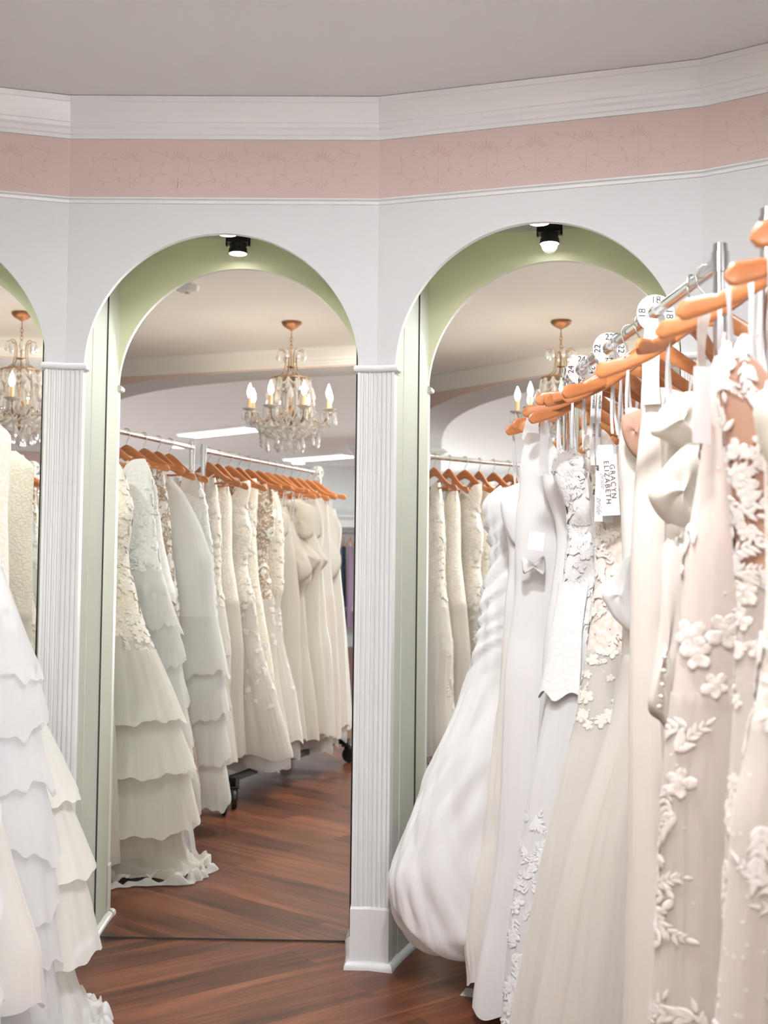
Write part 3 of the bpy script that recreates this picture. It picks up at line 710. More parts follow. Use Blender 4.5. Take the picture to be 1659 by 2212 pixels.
rack(RFa, RFb, 'chrome garment rack on the right reaching into the right mirror niche')
rack(RNa, RNb, 'chrome garment rack at the right edge, nearest the camera')
rack(LFa, LFa+LFd*1.47, 'chrome garment rack on the left beside the mirrors')
rack(LNa, LNa+LNd*1.48, 'chrome garment rack seen under the chandelier in the middle mirror')

# ------------------------------------------------------------------ hangers
hang_z = lambda a: -.080-.100*(.35*a+.65*(1-math.exp(-(a/.42)**1.9))/(1-math.exp(-(1/.42)**1.9)))
def make_hanger(bar):
    t = thing('clothes_hanger', (0, 0, 0), 'x', 'hanger', 'wooden hangers')
    b = MB(); pts = []
    for i in range(19):
        a = math.radians(-35+i*215/18); pts.append((.0185*math.cos(a)*-1, 0, .0185*math.sin(a)))
    pts = [(-x, y, z) for x, y, z in pts]
    pts = pts[::-1]
    pts += [(.018, 0, -.012), (.012, 0, -.026), (.003, 0, -.038), (0, 0, -.05), (0, 0, -.085)]
    # hook opens to one side
    b.tube(pts, .0021, 8); b.build('hook', M['steel'], t, smooth=True)
    b = MB(); rows = []; n = 51
    for i in range(n):
        s = -1+2*i/(n-1); u = s*.224; a = abs(s)
        zc = hang_z(a)
        h = .025-.011*min(1, a*1.6)+.004*max(0, a-.7)*3.3
        th = .0062; yy = .018*a*a
        if a > .92: k = math.sqrt(max(.02, 1-((a-.92)/.082)**2)); h *= k; th *= .4+.6*k
        if .70 < a < .75: h *= .86; zc -= .002
        ring = []
        for k in range(12):
            q = 2*PI*k/12+PI/12; ring.append((u, yy+th*math.copysign(abs(math.cos(q))**.45, math.cos(q)), zc+h*math.copysign(abs(math.sin(q))**.6, math.sin(q))))
        rows.append(ring)
    b.grid(np.array(rows), wrap=True); b.f.append(tuple(range(11, -1, -1))); b.m.append(0); b.f.append(tuple((n-1)*12+k for k in range(12))); b.m.append(0)
    b.build('shoulder', M['wood'], t, smooth=.7)
    if bar:
        b = MB(); b.tube([(-.17, .012, -.166), (-.09, .004, -.171), (.09, .004, -.171), (.17, .012, -.166)], .0052, 8); b.build('bar', M['wood'], t, smooth=True)
    return t
HANG = [make_hanger(False), make_hanger(True)]; first_h = [True, True]
def hanger(o, u, yaw, label, k=0):
    h = HANG[k] if first_h[k] else copy_tree(HANG[k])
    first_h[k] = False
    h.location = (o[0], o[1], ZR+.0005); h.rotation_euler = (0, R.uniform(-.07, .07), math.atan2(u[1], u[0])+yaw+(R.uniform(-.12, .12) if o[0] > 0 else R.uniform(-.18, .18))); h['label'] = label
    return h

# ------------------------------------------------------------------ gowns
def smooth_interp(zs, vs, z):
    """monotone ends, gently smoothed piecewise profile"""
    i = np.argsort(zs); zs, vs = np.array(zs)[i], np.array(vs)[i]
    out = 0
    for o, w in ((-.03, .2), (-.015, .2), (0, .2), (.015, .2), (.03, .2)): out = out+w*np.interp(z+o, zs, vs)
    return out

class Gown:
    def __init__(s, o, d, u, prof, back=None, thick=None, seed=0, fold=(.003, 0.028), ks=None, freq=1., ruche=None, crumple=0., cr=None, vo=0., skirtz=1.05):
        s.o = V2(o)+V2(d)*vo; s.d = V2(d); s.u = V2(u); s.prof = prof; r = random.Random(seed); s.r = r
        s.back = back or [(1.7, .15), (1.3, .16), (1.1, .13), (.8, .2), (.4, .27), (0., .32)]
        s.thick = thick or [(1.7, .035), (1.45, .05), (1.3, .058), (1.1, .05), (.8, .062), (.4, .08), (0., .095)]
        s.fold = fold; s.ruche = ruche; s.cr = crumple; s.cw = [(r.uniform(4, 13), r.uniform(5, 20)*r.choice((-1, 1)), r.uniform(0, 6.28)) for _ in range(8)]; s.skz = skirtz
        base = ks or [5, 7, 9, 11, 13, 17, 22, 29, 36]
        s.ks = [(max(2, round(k*freq)), r.uniform(0, 6.28), r.uniform(-1.2, 1.2), r.uniform(.5, 1.)/(1+.05*k)) for k in base]
        s.ph = [r.uniform(0, 6.28) for _ in range(6)]
    def S(s, th, z, e=0.):
        th = np.asarray(th, float); z = np.asarray(z, float)
        uL = smooth_interp([p[0] for p in s.prof], [p[1] for p in s.prof], z)
        uR = smooth_interp([p[0] for p in s.back], [p[1] for p in s.back], z)
        t = smooth_interp([p[0] for p in s.thick], [p[1] for p in s.thick], z)
        a = (uL+uR)/2; c = (uL-uR)/2
        ct, st = np.cos(th), np.sin(th)
        amp = np.interp(z, [0., s.skz-.35, s.skz, 1.7], [s.fold[1], s.fold[1]*.75, s.fold[0], s.fold[0]])
        f = 0.
        for k, p, q, w in s.ks:
            g = k*th+p+q*z*2.2+.5*np.sin(2*z+p); f = f+w*(.55*np.sin(g)+.45*(1-2.2*np.abs(np.sin(g*.5+.7))))
        f = f/len(s.ks)*2.6
        f = np.where(f > 0, f*.75, f*1.15)
        dsp = amp*f+e
        if s.ruche is not None:
            z0, z1, am = s.ruche; m = np.clip((z-z0)/.05, 0, 1)*np.clip((z1-z)/.05, 0, 1)
            zz = z-.10*np.abs(np.sin(th*.5+.2))
            w = np.sin(zz*105+3*np.sin(th*2+s.ph[0])+2*np.sin(z*23+s.ph[1]))+.6*np.sin(zz*171+4*np.sin(th*3+s.ph[2]))
            dsp = dsp+m*am*w
        if s.cr:
            w = 0.
            for kx, kz, p in s.cw: w = w+np.abs(np.sin(kx*th+.5*np.sin(3*th+p)+kz*z*.5+1.3*np.sin(z*9+p)))
            dsp = dsp+s.cr*(w/len(s.cw)-.62)*2.2*np.clip((s.skz+.15-z)/.2, .4, 1)
        nx, ny = ct/np.maximum(a, .02), st/np.maximum(t, .02); l = np.hypot(nx, ny)
        # keep the displacement from crossing the thin sections
        P_u = c+a*np.sign(ct)*np.abs(ct)**.9+dsp*nx/l; P_v = t*np.sign(st)*np.abs(st)**.9+dsp*ny/l*.8
        x = s.o[0]+s.u[0]*P_u+s.d[0]*P_v; y = s.o[1]+s.u[1]*P_u+s.d[1]*P_v
        return np.stack([x, y, np.broadcast_to(z, x.shape)], -1)
    def Nrm(s, th, z, e=0.):
        h = .004
        a = s.S(th+h, z, e)-s.S(th-h, z, e); b = s.S(th, z+h, e)-s.S(th, z-h, e)
        n = np.cross(a, b); return n/np.maximum(np.linalg.norm(n, axis=-1, keepdims=True), 1e-9)
    def panel(s, name, mat, parent, ztop, zbot, rows=60, cols=150, e=0., topf=None, botf=None, flare=0., wrap=True, th0=0., th1=2*PI, tuck=0., thin=None):
        th = np.linspace(th0, th1, cols, endpoint=not wrap)
        zt = ztop+(topf(th) if topf else 0*th); zb = zbot+(botf(th) if botf else 0*th)
        v = np.linspace(0, 1, rows)[:, None]
        z = zt[None]*(1-v)+zb[None]*v
        ee = e+flare*v**1.3+0*z
        P = s.S(np.broadcast_to(th[None], z.shape), z, ee)
        if tuck:   # bubble hem: puff out, then turn under and in
            C = s.S(th, zb+.0*zb, e); cen = C.mean(0)
            extra = []
            for k in range(1, 11):
                a = k/10*PI*.62; q = P[-1].copy()
                inn = (cen-q); inn[:, 2] = 0; dist = np.linalg.norm(inn, axis=1, keepdims=True); inn = inn/np.maximum(dist, 1e-6)
                q = q+inn*np.minimum(tuck*(1-math.cos(a))*1.2, dist*.6); q[:, 2] -= tuck*math.sin(a)*(.75+.5*np.sin(5*th+s.ph[3])*np.sin(2*th+s.ph[4]))
                extra.append(q)
            P = np.concatenate([P, np.array(extra)], 0)
        b = MB(); b.grid(P, wrap=wrap)
        return b.build(name, mat, parent, smooth=True)
    def applique(s, name, mats, parent, n, zr, thr, size, kinds=('flower', 'leaf'), seed=0, e=.003, stem=True, sequins=0):
        """raised embroidered blossoms and leaf sprays laid on the cloth"""
        r = random.Random(seed); vs, fs, ms = [], [], []      # (dx, dz, h) local around (th,z)
        TH, ZZ, HH = [], [], []; arcs = {}
        def scale(th, z):
            key = round(z, 2)
            if key not in arcs:
                g = np.linspace(-3.6, 9.8, 700); Q = s.S(g, np.full(700, key)); arcs[key] = (g, np.concatenate([[0], np.cumsum(np.linalg.norm(np.diff(Q, axis=0), axis=1))]))
            g, c = arcs[key]; s0 = float(np.interp(th, g, c)); return lambda d: float(np.interp(s0+d, c, g))
        def put(poly, th, z, an, sc, mi, k):
            ca, sa = math.cos(an), math.sin(an); b = len(TH)
            for x, y, h in poly:
                X, Y = (x*ca-y*sa)*sc, (x*sa+y*ca)*sc
                TH.append(k(th+X)); ZZ.append(z+Y); HH.append(h*sc)
            m = len(poly)-1
            for i in range(m): fs.append((b, b+1+i, b+1+(i+1) % m)); ms.append(mi)
        def strip(poly_fn, th, z, an, sc, mi, k, n=7):
            ca, sa = math.cos(an), math.sin(an); b = len(TH)
            for i in range(n):
                q = i/(n-1); w, hh = poly_fn(q)
                for y, h in ((-w, .01), (-w*.5, hh), (0, hh*.35), (w*.5, hh), (w, .01)):
                    X, Y = (q*ca-y*sa)*sc, (q*sa+y*ca)*sc; TH.append(k(th+X)); ZZ.append(z+Y); HH.append(h*sc)
            for i in range(n-1):
                for c in range(4): fs.append((b+i*5+c, b+i*5+c+1, b+(i+1)*5+c+1, b+(i+1)*5+c)); ms.append(mi)
        leaf_f = lambda q: (.02+.20*math.sin(PI*q**.8)**.9*(1-.25*q), .07)
        petal_f = lambda q: (.05+.36*math.sin(PI*min(1, q*.93+.02))**.75*(.45+.75*q), .08+.03*math.sin(q*9))
        dot = [(0, 0, .3)]+[(math.cos(a), math.sin(a), 0) for a in np.linspace(0, 2*PI, 7, endpoint=False)]
        for _ in range(n):
            th = r.uniform(*thr); z = r.uniform(*zr); k = scale(th, z); sz = size*r.uniform(.7, 1.25); an = r.uniform(0, 6.28)
            kd = r.choice(kinds)
            if kd == 'flower':
                for i in range(5): strip(petal_f, 0., z, an+i*2*PI/5+r.uniform(-.2, .2), sz*.6*r.uniform(.8, 1.15), 0, k)
                for i in range(4): strip(petal_f, 0., z, an+.6+i*PI/2+r.uniform(-.3, .3), sz*.3, 0, k, 5)
                for i in range(4): put(dot, r.uniform(-.08, .08)*sz, z+r.uniform(-.08, .08)*sz, 0, sz*.06, len(mats)-1 if len(mats) > 1 else 0, k)
            else:
                m = r.randint(4, 7); L = sz*1.6; bend = r.uniform(-.7, .7); px = pz = 0; a = an
                for i in range(m):
                    for sd in (1, -1): strip(leaf_f, px, z+pz, a+sd*r.uniform(.4, .9), sz*(.68-.06*i)*r.uniform(.8, 1.15), 0, k)
                    q = [(.5, 0, .1), (0, -.03, 0), (1, -.03, 0), (1, .03, 0), (0, .03, 0)]; put(q, px, z+pz, a, L/m, 0, k)
                    px += math.cos(a)*L/m; pz += math.sin(a)*L/m; a += bend/m
                strip(leaf_f, px, z+pz, a, sz*.5, 0, k)
        for _ in range(sequins):
            th = r.uniform(*thr); z = r.uniform(*zr); put(dot, 0., z, 0, .0022, len(mats)-1, scale(th, z))
        TH = np.array(TH); ZZ = np.array(ZZ); HH = np.array(HH)
        P = s.S(TH, ZZ, e)
        n_ = s.Nrm(TH, ZZ, e); cen = s.S(TH, ZZ, 0.); 
        # outward: away from the section's centre line
        ctr = np.stack([np.full(len(TH), s.o[0]), np.full(len(TH), s.o[1]), ZZ], -1)
        sg = np.sign(((P-ctr)*n_).sum(1)); n_ = n_*sg[:, None]
        P = P+n_*(HH*.9+.0008)[:, None]
        b = MB(); b.v = [tuple(p) for p in P.tolist()]; b.f = fs; b.m = ms
        return b.build(name, mats, parent, smooth=True)
    def W(s, u, v, z): return Vector((s.o[0]+s.u[0]*u+s.d[0]*v, s.o[1]+s.u[1]*u+s.d[1]*v, z))
    def ribbon(s, name, mat, parent, u0, z0, u1, z1, w=.006, v0=0., v1=0., bow=.01, n=10):
        """narrow flat strip hanging from the hanger to the gown"""
        b = MB(); rows = []
        for i in range(n):
            q = i/(n-1); p = s.W(u0+(u1-u0)*q+bow*math.sin(PI*q)*.3, v0+(v1-v0)*q+bow*math.sin(2*PI*q)*.3, z0+(z1-z0)*q)
            tw = .6*math.sin(q*3+u0*40); du = w/2*math.cos(tw); dv = w/2*math.sin(tw)
            x = Vector((s.u[0]*du+s.d[0]*dv, s.u[1]*du+s.d[1]*dv, 0)); y = Vector((-x.y, x.x, 0)).normalized()*.0007
            rows.append([p-x-y, p+x-y, p+x+y, p-x+y])
        b.grid(np.array([[tuple(k) for k in rr] for rr in rows]), wrap=True)
        return b.build(name, mat, parent, smooth=.5)
    def pouf(s, name, mat, parent, outline, T=.03, v=0., rings=7, sub=4, skew=0.):
        """a puffed, draped piece with the given outline in the gown's plane"""
        pts = [V2(p) for p in outline]; m = len(pts); fine = []
        for i in range(m):
            p0, p1, p2, p3 = pts[i-1], pts[i], pts[(i+1) % m], pts[(i+2) % m]
            for k in range(sub):
                q = k/sub; fine.append(.5*((2*p1)+(p2-p0)*q+(2*p0-5*p1+4*p2-p3)*q*q+(3*p1-p0-3*p2+p3)*q**3))
        fine = np.array(fine); c = fine.mean(0)
        b = MB(); near = []; far = []
        for sd, dst in ((-1, near), (1, far)):
            for i in range(rings+1):
                k = max(.001, i/rings); dst.append([tuple(s.W(*(lambda w: (w[0], v+sd*T*max(0, 1-k*k)**.7*(1+.18*math.sin(j*2*PI/len(fine)*3+k*4))+skew*(w[0]-c[0]), w[1]))(c+(p-c)*k))) for j, p in enumerate(fine)])
        b.grid(np.array(near+far[:-1][::-1]), wrap=True)
        return b.build(name, mat, parent, smooth=True)
    def card(s, name, mat, parent, u0, u1, z0, z1, v, tilt=0., lean=0.):
        b = MB(); c = ((u0+u1)/2, (z0+z1)/2); pts = []
        for (u, z) in ((u0, z0), (u1, z0), (u1, z1), (u0, z1)):
            a, e = u-c[0], z-c[1]; pts.append((c[0]+a*math.cos(tilt)-e*math.sin(tilt), c[1]+a*math.sin(tilt)+e*math.cos(tilt), a*lean))
        f = [s.W(u, v+k, z) for u, z, k in pts]; g = [s.W(u, v+k+.0012, z) for u, z, k in pts]
        b.add(f+g, [(0, 1, 2, 3), (7, 6, 5, 4), (0, 4, 5, 1), (1, 5, 6, 2), (2, 6, 7, 3), (3, 7, 4, 0)])
        return b.build(name, mat, parent)

def text(parent, body, pos, ex, ey, size, mat, shear=0., name='lettering', space=1.):
    """raised lettering: ex reading direction, ey up direction of the letters (world)"""
    cu = bpy.data.curves.new(name, 'FONT'); cu.body = body; cu.size = size; cu.extrude = .0002; cu.align_x = 'CENTER'; cu.align_y = 'CENTER'; cu.shear = shear; cu.space_character = space
    cu.materials.append(mat); o = bpy.data.objects.new(name, cu); COL.objects.link(o); o.parent = parent
    ex = Vector(ex).normalized(); ey = (Vector(ey)-ex*Vector(ey).dot(ex)).normalized(); ez = ex.cross(ey)
    m = Matrix((ex, ey, ez)).transposed().to_4x4(); m.translation = Vector(pos)-parent_origin(parent); o.matrix_local = m
    TEXTS.append(o); return o
TEXTS = []

NG = [0]
def gown(o, d, u, prof, label, hlabel, bod, skirt, group, lining=None, waist=1.05, hem=None, neck='v', yaw=0., seed=None, loops=((-.10, 0), (.12, 0)), straps=None, tuck=0., cat='dress', hook=None, rows=70, hem_wave=.012, name='wedding_gown', **kw):
    NG[0] += 1; seed = seed if seed is not None else NG[0]*7
    g = Gown(o, d, u, prof, seed=seed, **kw); r = g.r
    t = thing(name, (g.o[0], g.o[1], 0), label, cat, group)
    zt = max(p[0] for p in prof); hem = hem if hem is not None else min(p[0] for p in prof)
    g.t = t; g.zt = zt; g.hem = hem
    if neck == 'v': nf = lambda th: -.16*np.exp(-(np.cos(th)/.42)**2)
    elif neck == 'heart': nf = lambda th: -.05*np.exp(-(np.cos(th)/.22)**2)-.02*np.exp(-((np.abs(np.cos(th))-.9)/.12)**2)
    else: nf = lambda th: -.02*np.exp(-(np.cos(th)/.5)**2)
    g.panel('bodice', bod, t, zt, waist-.015, rows=46, topf=nf)
    hw = lambda th: hem_wave*np.sin(3*th+g.ph[0])+hem_wave*.6*np.sin(8*th+g.ph[1])
    if lining: g.panel('lining', lining, t, waist, hem+.03, rows=40, cols=110, e=-.012)
    g.panel('skirt', skirt, t, waist+.003, hem, rows=rows, cols=260, botf=hw, tuck=tuck, e=.002)
    ztop = zt-.03
    for du, dv in loops:
        z0 = ZR+hang_z(min(1, abs(du)/.224))
        for k in (-.006, .006): g.ribbon('hanger_loop', M['ribbon'], t, du*1.0, z0+.014, du*.9+k*1.6, ztop-.0, w=.0065, v0=.004+k, v1=k*2)
    if straps:
        for du, mat, w in straps: g.ribbon('strap', mat, t, du, ZR+.012+hang_z(min(1, abs(du)/.224)), du*1.05, zt-.02, w=w, n=12)
    hanger(V2(o) if hook is None else hook, u, yaw, hlabel, 1 if o[0] < -.3 and NG[0] % 2 == 0 else 0)
    return g

GR = 'bridal gowns on the right racks'; GL = 'bridal gowns on the left racks'
def on(a, d, s): return V2(a)+V2(d)*s
# ---- right far rack, from the mirror towards the camera
def RFy(y): return on(RFa, RFd, (RFa[1]-y)/-RFd[1])
def RNy(y): return on(RNa, RNd, (RNa[1]-y)/-RNd[1])
tR = [(1.7, .03), (1.45, .045), (1.3, .05), (1.1, .045), (.8, .055), (.4, .07), (0., .08)]

p1 = [(1.505, .20), (1.457, .288), (1.38, .274), (1.297, .251), (1.248, .257), (1.185, .281), (1.144, .288), (1.06, .294), (.936, .314), (.825, .355), (.729, .403), (.62, .45), (.511, .491), (.402, .531), (.334, .559), (.255, .55), (.2, .535)]
g = gown(RFy(3.45), RFd, URF, p1, 'white taffeta mermaid gown with ruched hips and bubble hem, beside the centre pilaster', 'wooden hanger of the ruched mermaid gown, farthest on the right rack', M['taffeta'], M['taffeta'], GR, yaw=0.0, waist=.93, hem=.21, neck='heart', ruche=(.93, 1.43, .006), fold=(.003, 0.046), tuck=.11, crumple=.017, freq=.9, hem_wave=.03,
    loops=((.19, 0), (-.15, 0)), seed=11, thick=[(1.7, .05), (1.45, .085), (1.3, .075), (1.1, .09), (.93, .10), (.7, .15), (.4, .17), (0, .17)], back=[(1.7, .15), (1.3, .16), (1.1, .2), (.8, .3), (.4, .42), (0., .45)], skirtz=.95)
g.applique('lace_trim', [M['appl_w']], g.t, 14, (1.25, 1.35), (.9, 2.4), .02, seed=1)

p2 = [(1.461, .186), (1.443, .25), (1.39, .24), (1.323, .222), (1.242, .219), (1.148, .232), (1.015, .237), (.882, .246), (.75, .262), (.586, .284), (.477, .29), (.369, .324), (.275, .336), (.167, .346), (.09, .335)]
g = gown(RFy(3.32), RFd, URF, p2, 'white strapless satin gown with plain folded cup, just right of the ruched gown', 'wooden hanger of the plain white satin gown on the right rack', M['satin_w'], M['satin_iv'], GR, yaw=0.1, neck='heart', hem=.075, crumple=.007, fold=(.003, 0.037), freq=.6, thick=tR, loops=((.17, 0), (-.15, 0)), seed=5)
g.pouf('cup', M['satin_w'], g.t, [(.25, 1.44), (.19, 1.455), (.13, 1.42), (.12, 1.33), (.18, 1.30), (.225, 1.33)], T=.02, v=.03)

p3 = [(1.627, .19), (1.541, .213), (1.462, .21), (1.411, .221), (1.329, .223), (1.187, .22), (1.151, .226), (.961, .25), (.768, .256), (.641, .26), (.451, .272), (.288, .296), (.163, .321), (.05, .335)]
g = gown(RFy(3.20), RFd, URF, p3, 'white one-shoulder chiffon gown with a blank square tag and a waist bow', 'wooden hanger of the one-shoulder chiffon gown on the right rack', M['chiffon_w'], M['satin_w'], GR, yaw=-0.2, neck='v', hem=.04, fold=(.004, 0.022), freq=.7, thick=tR, loops=((.14, 0), (-.15, 0)), straps=((.17, M['tulle_w'], .05),), seed=9)
tg = g.card('swing_tag', M['card'], g.t, .165, .209, 1.295, 1.345, .13, tilt=.12); tag(tg, 'blank white square tag')
g.pouf('bow', M['satin_w'], g.t, [(.215, 1.275), (.185, 1.262), (.155, 1.28), (.155, 1.228), (.185, 1.243), (.212, 1.232)], T=.009, v=.08)

pf1 = [(1.52, .16), (1.49, .165), (1.44, .15), (1.38, .125), (1.3, .12), (1.1, .15), (.8, .17), (.4, .2), (.1, .22)]
g = gown(RFy(3.12), RFd, URF, pf1, 'white satin gown with pleated sweetheart cups, left of the feathery lace bodice', 'wooden hanger of the pleated cup gown on the right rack', M['satin_w'], M['satin_w'], GR, yaw=0.2, neck='heart', hem=.12, thick=tR, seed=13, loops=((.12, 0), (-.1, 0)), straps=((.15, M['pvc'], .03),))

p4 = [(1.55, .13), (1.535, .155), (1.476, .142), (1.432, .115), (1.388, .107), (1.314, .109), (1.248, .114), (1.192, .122), (1.062, .14), (.974, .149), (.84, .174), (.67, .21), (.489, .239), (.309, .263), (.178, .274), (.03, .284)]
g = gown(RFy(3.03), RFd, URF, p4, 'strapless white gown with feathery lace bodice and lace edged skirt', 'wooden hanger of the feathery lace bodice gown on the right rack', M['lace_w'], M['chiffon_w'], GR, yaw=-0.35, neck='heart', hem=.03, fold=(.003, 0.022), thick=tR, seed=21, loops=((.10, 0), (.04, 0), (-.12, 0)))
g.applique('lace_applique', [M['appl_w']], g.t, 210, (1.10, 1.54), (-.5, 3.3), .026, seed=4, e=.004)
g.applique('lace_border', [M['appl_w']], g.t, 120, (.03, .62), (.15, 1.5), .032, kinds=('leaf', 'leaf', 'flower'), seed=5)
g.panel('lace_panel', M['lace_w'], g.t, 1.21, .915, rows=30, cols=60, e=.014, flare=.012, wrap=False, th0=-1.1, th1=1.0, botf=lambda th: .012*np.sin(9*th))
g.applique('eyelash_fringe', [M['appl_w']], g.t, 90, (1.515, 1.552), (-.8, 3.6), .016, kinds=('leaf',), seed=51, e=.006)

pf2 = [(1.58, .07), (1.5, .08), (1.3, .06), (1.1, .06), (.7, .12), (.3, .2), (.06, .25)]
g = gown(RFy(2.94), RFd, URF, pf2, 'white beaded lace gown squeezed behind the gown with printed tags', 'wooden hanger of the beaded gown behind the printed tags', M['lace_w'], M['chiffon_w'], GR, yaw=0.25, hem=.06, thick=tR, seed=23, loops=((.09, 0), (-.12, 0)))
g.applique('lace_applique', [M['appl_w']], g.t, 80, (.9, 1.56), (.2, 2.4), .022, seed=14)

p5 = [(1.60, .10), (1.558, .116), (1.512, .104), (1.44, .086), (1.373, .077), (1.223, .082), (1.051, .103), (.868, .131), (.765, .16), (.652, .188), (.54, .216), (.394, .244), (.26, .272), (.05, .31)]
g = gown(RFy(2.83), RFd, URF, p5, 'ivory tulle gown with lace sprays and two printed swing tags', 'wooden hanger of the gown with printed tags', M['lace_pk'], M['tulle_iv'], GR, yaw=-0.25, lining=M['lining_iv'], hem=.04, fold=(.003, 0.025), thick=tR, seed=31, loops=((.09, 0), (.02, 0), (-.13, 0)), straps=((.085, M['lace_pk'], .012), (-.08, M['lace_pk'], .012)))
g.applique('lace_applique', [M['appl_iv'], M['sequin']], g.t, 230, (.85, 1.58), (-.6, 3.2), .024, seed=6, sequins=120)
g.applique('lace_hem', [M['appl_iv']], g.t, 26, (.3, .5), (.6, 2.6), .03, seed=7)
def printed_tag(g, u0, u1, z0, z1, v, tilt, full, label):
    c = g.card('swing_tag', M['card'], g.t, u0, u1, z0, z1, v, tilt=tilt); tag(c, label)
    U3 = Vector((g.u[0], g.u[1], 0)); Zv = Vector((0, 0, 1)); D3 = Vector((g.d[0], g.d[1], 0))
    dn = (-Zv*math.cos(tilt)+U3*math.sin(tilt)).normalized(); rt = (-U3*math.cos(tilt)-Zv*math.sin(tilt)).normalized()
    mid = g.W((u0+u1)/2, v+.0018, (z0+z1)/2); w = u1-u0; h = z1-z0
    if full:
        text(c, 'GRACYN', mid+rt*w*.22+dn*h*.02, dn, rt, w*.40, M['inkb'], space=1.25)
        text(c, 'ELIZABETH', mid-rt*w*.10+dn*h*.03, dn, rt, w*.40, M['inkb'], space=1.25)
        text(c, 'bride', mid-rt*w*.34+dn*h*.0, dn, rt, w*.40, M['inkg'], shear=.5)
    else:
        text(c, 'ELIZ', mid+rt*w*.05+dn*h*-.05, dn, rt, w*.34, M['inkb'], space=1.25)
        text(c, 'bride', mid-rt*w*.28+dn*h*.18, dn, rt, w*.42, M['inkg'], shear=.5)
printed_tag(g, .05, .094, 1.376, 1.547, .085, -.07, True, 'white card tag lettered GRACYN ELIZABETH bride')
printed_tag(g, .054, .1, 1.362, 1.485, .062, .03, False, 'white card tag half hidden, lettered bride')
for du in (.085, .10):
    rb = g.ribbon('brand_ribbon', M['ribbon'], g.t, du, 1.70, du+.004, 1.50, w=.012, v0=.05, v1=.055)
    for z in (1.655, 1.585): text(rb, 'MORILEE', g.W(du+.003, .058, z), (0, 0, -1), (-g.u[0], -g.u[1], 0), .0085, M['ink'])

pf3 = [(1.6, .05), (1.5, .05), (1.3, .03), (1.1, .04), (.7, .1), (.06, .2)]
g = gown(RFy(2.72), RFd, URF, pf3, 'ivory lace gown half hidden between the printed tags and the nude back panel', 'wooden hanger of the half hidden lace gown', M['lace_iv'], M['tulle_iv'], GR, yaw=0.3, lining=M['lining_iv'], hem=.06, thick=tR, seed=37, loops=((.07, 0), (-.12, 0)))
p6 = [(1.62, .055), (1.599, .071), (1.535, .082), (1.439, .076), (1.279, .071), (1.12, .07), (.984, .075), (.879, .102), (.805, .128), (.65, .181), (.485, .222), (.227, .274), (.05, .3)]
g = gown(RFy(2.62), RFd, URF, p6, 'ivory tulle gown with an open nude back panel', 'wooden hanger of the gown with the nude back panel', M['satin_iv'], M['tulle_iv'], GR, yaw=-0.6, lining=M['lining_pk'], hem=.04, fold=(.003, 0.031), thick=tR, seed=41, loops=((.06, 0), (.02, 0), (-.13, 0)))
g.pouf('nude_back_panel', M['nude'], g.t, [(.088, 1.590), (.069, 1.60), (.03, 1.604), (.028, 1.495), (.062, 1.505), (.086, 1.55)], T=.012, v=.055)
g.pouf('tulle_fold', M['tulle_w'], g.t, [(.131, 1.195), (.1, 1.237), (.06, 1.29), (.055, 1.114), (.094, 1.129), (.12, 1.165)], T=.012, v=.05)
p7 = [(1.64, .055), (1.617, .072), (1.527, .081), (1.427, .091), (1.278, .098), (1.08, .1), (.786, .102), (.592, .104), (.293, .114), (.05, .125)]
g = gown(RFy(2.45), RFd, URF, p7, 'plain ivory crepe gown hanging straight, left of the bow gown', 'wooden hanger with a wide crepe strap over its arm', M['satin_pk'], M['satin_pk'], GR, yaw=0.8, hook=RFy(2.34), neck='flat', hem=.04, fold=(.004, 0.016), freq=.8, thick=tR, seed=43, loops=((.06, 0), (-.1, 0)))
g.ribbon('wide_strap', M['satin_pk'], g.t, .055, 1.79, .06, 1.6, w=.036, v0=.01, v1=.03)
p8 = [(1.60, .07), (1.55, .09), (1.51, .085), (1.37, .075), (1.23, .075), (.999, .085), (.815, .075), (.543, .084), (.05, .11)]
g = gown(RFy(2.28), RFd, URF, p8, 'cream satin gown with a huge draped bow and a long buttoned sleeve', 'wooden hanger of the bow gown at the near end of the right rack', M['satin_cr'], M['satin_pk'], GR, yaw=-0.5, hook=RFy(2.26), neck='flat', hem=.04, fold=(.003, 0.016), thick=tR, seed=47, loops=((.07, 0), (-.1, 0)))
g.pouf('bow', M['satin_cr'], g.t, [(.125, 1.515), (.108, 1.556), (.081, 1.58), (.04, 1.60), (.0, 1.58), (.0, 1.49), (.05, 1.485), (.104, 1.503)], T=.026, v=.055, skew=.25)
g.pouf('bow', M['satin_cr'], g.t, [(.135, 1.396), (.114, 1.43), (.082, 1.468), (.04, 1.50), (.0, 1.48), (.0, 1.30), (.05, 1.305), (.096, 1.338), (.123, 1.365)], T=.032, v=.07, skew=.3)
g.pouf('bow_tail', M['satin_cr'], g.t, [(.092, 1.345), (.05, 1.34), (.058, 1.278), (.095, 1.284)], T=.01, v=.075)
sl = g.pouf('sleeve', M['satin_pk'], g.t, [(.10, 1.30), (.06, 1.30), (.066, 1.099), (.086, .945), (.11, .96), (.132, .982), (.125, 1.045), (.110, 1.16)], T=.016, v=.08)
for u_, z_ in ((.108, 1.083), (.110, 1.057), (.113, 1.031), (.115, 1.009), (.118, .990)):
    b = MB(); p = g.W(u_, .108, z_); b.lathe([(.001, p.z-.005), (.0048, p.z-.003), (.0052, p.z+.002), (.001, p.z+.005)], (p.x, p.y, 0), 12); b.build('button', M['satin_cr'], sl, smooth=True)

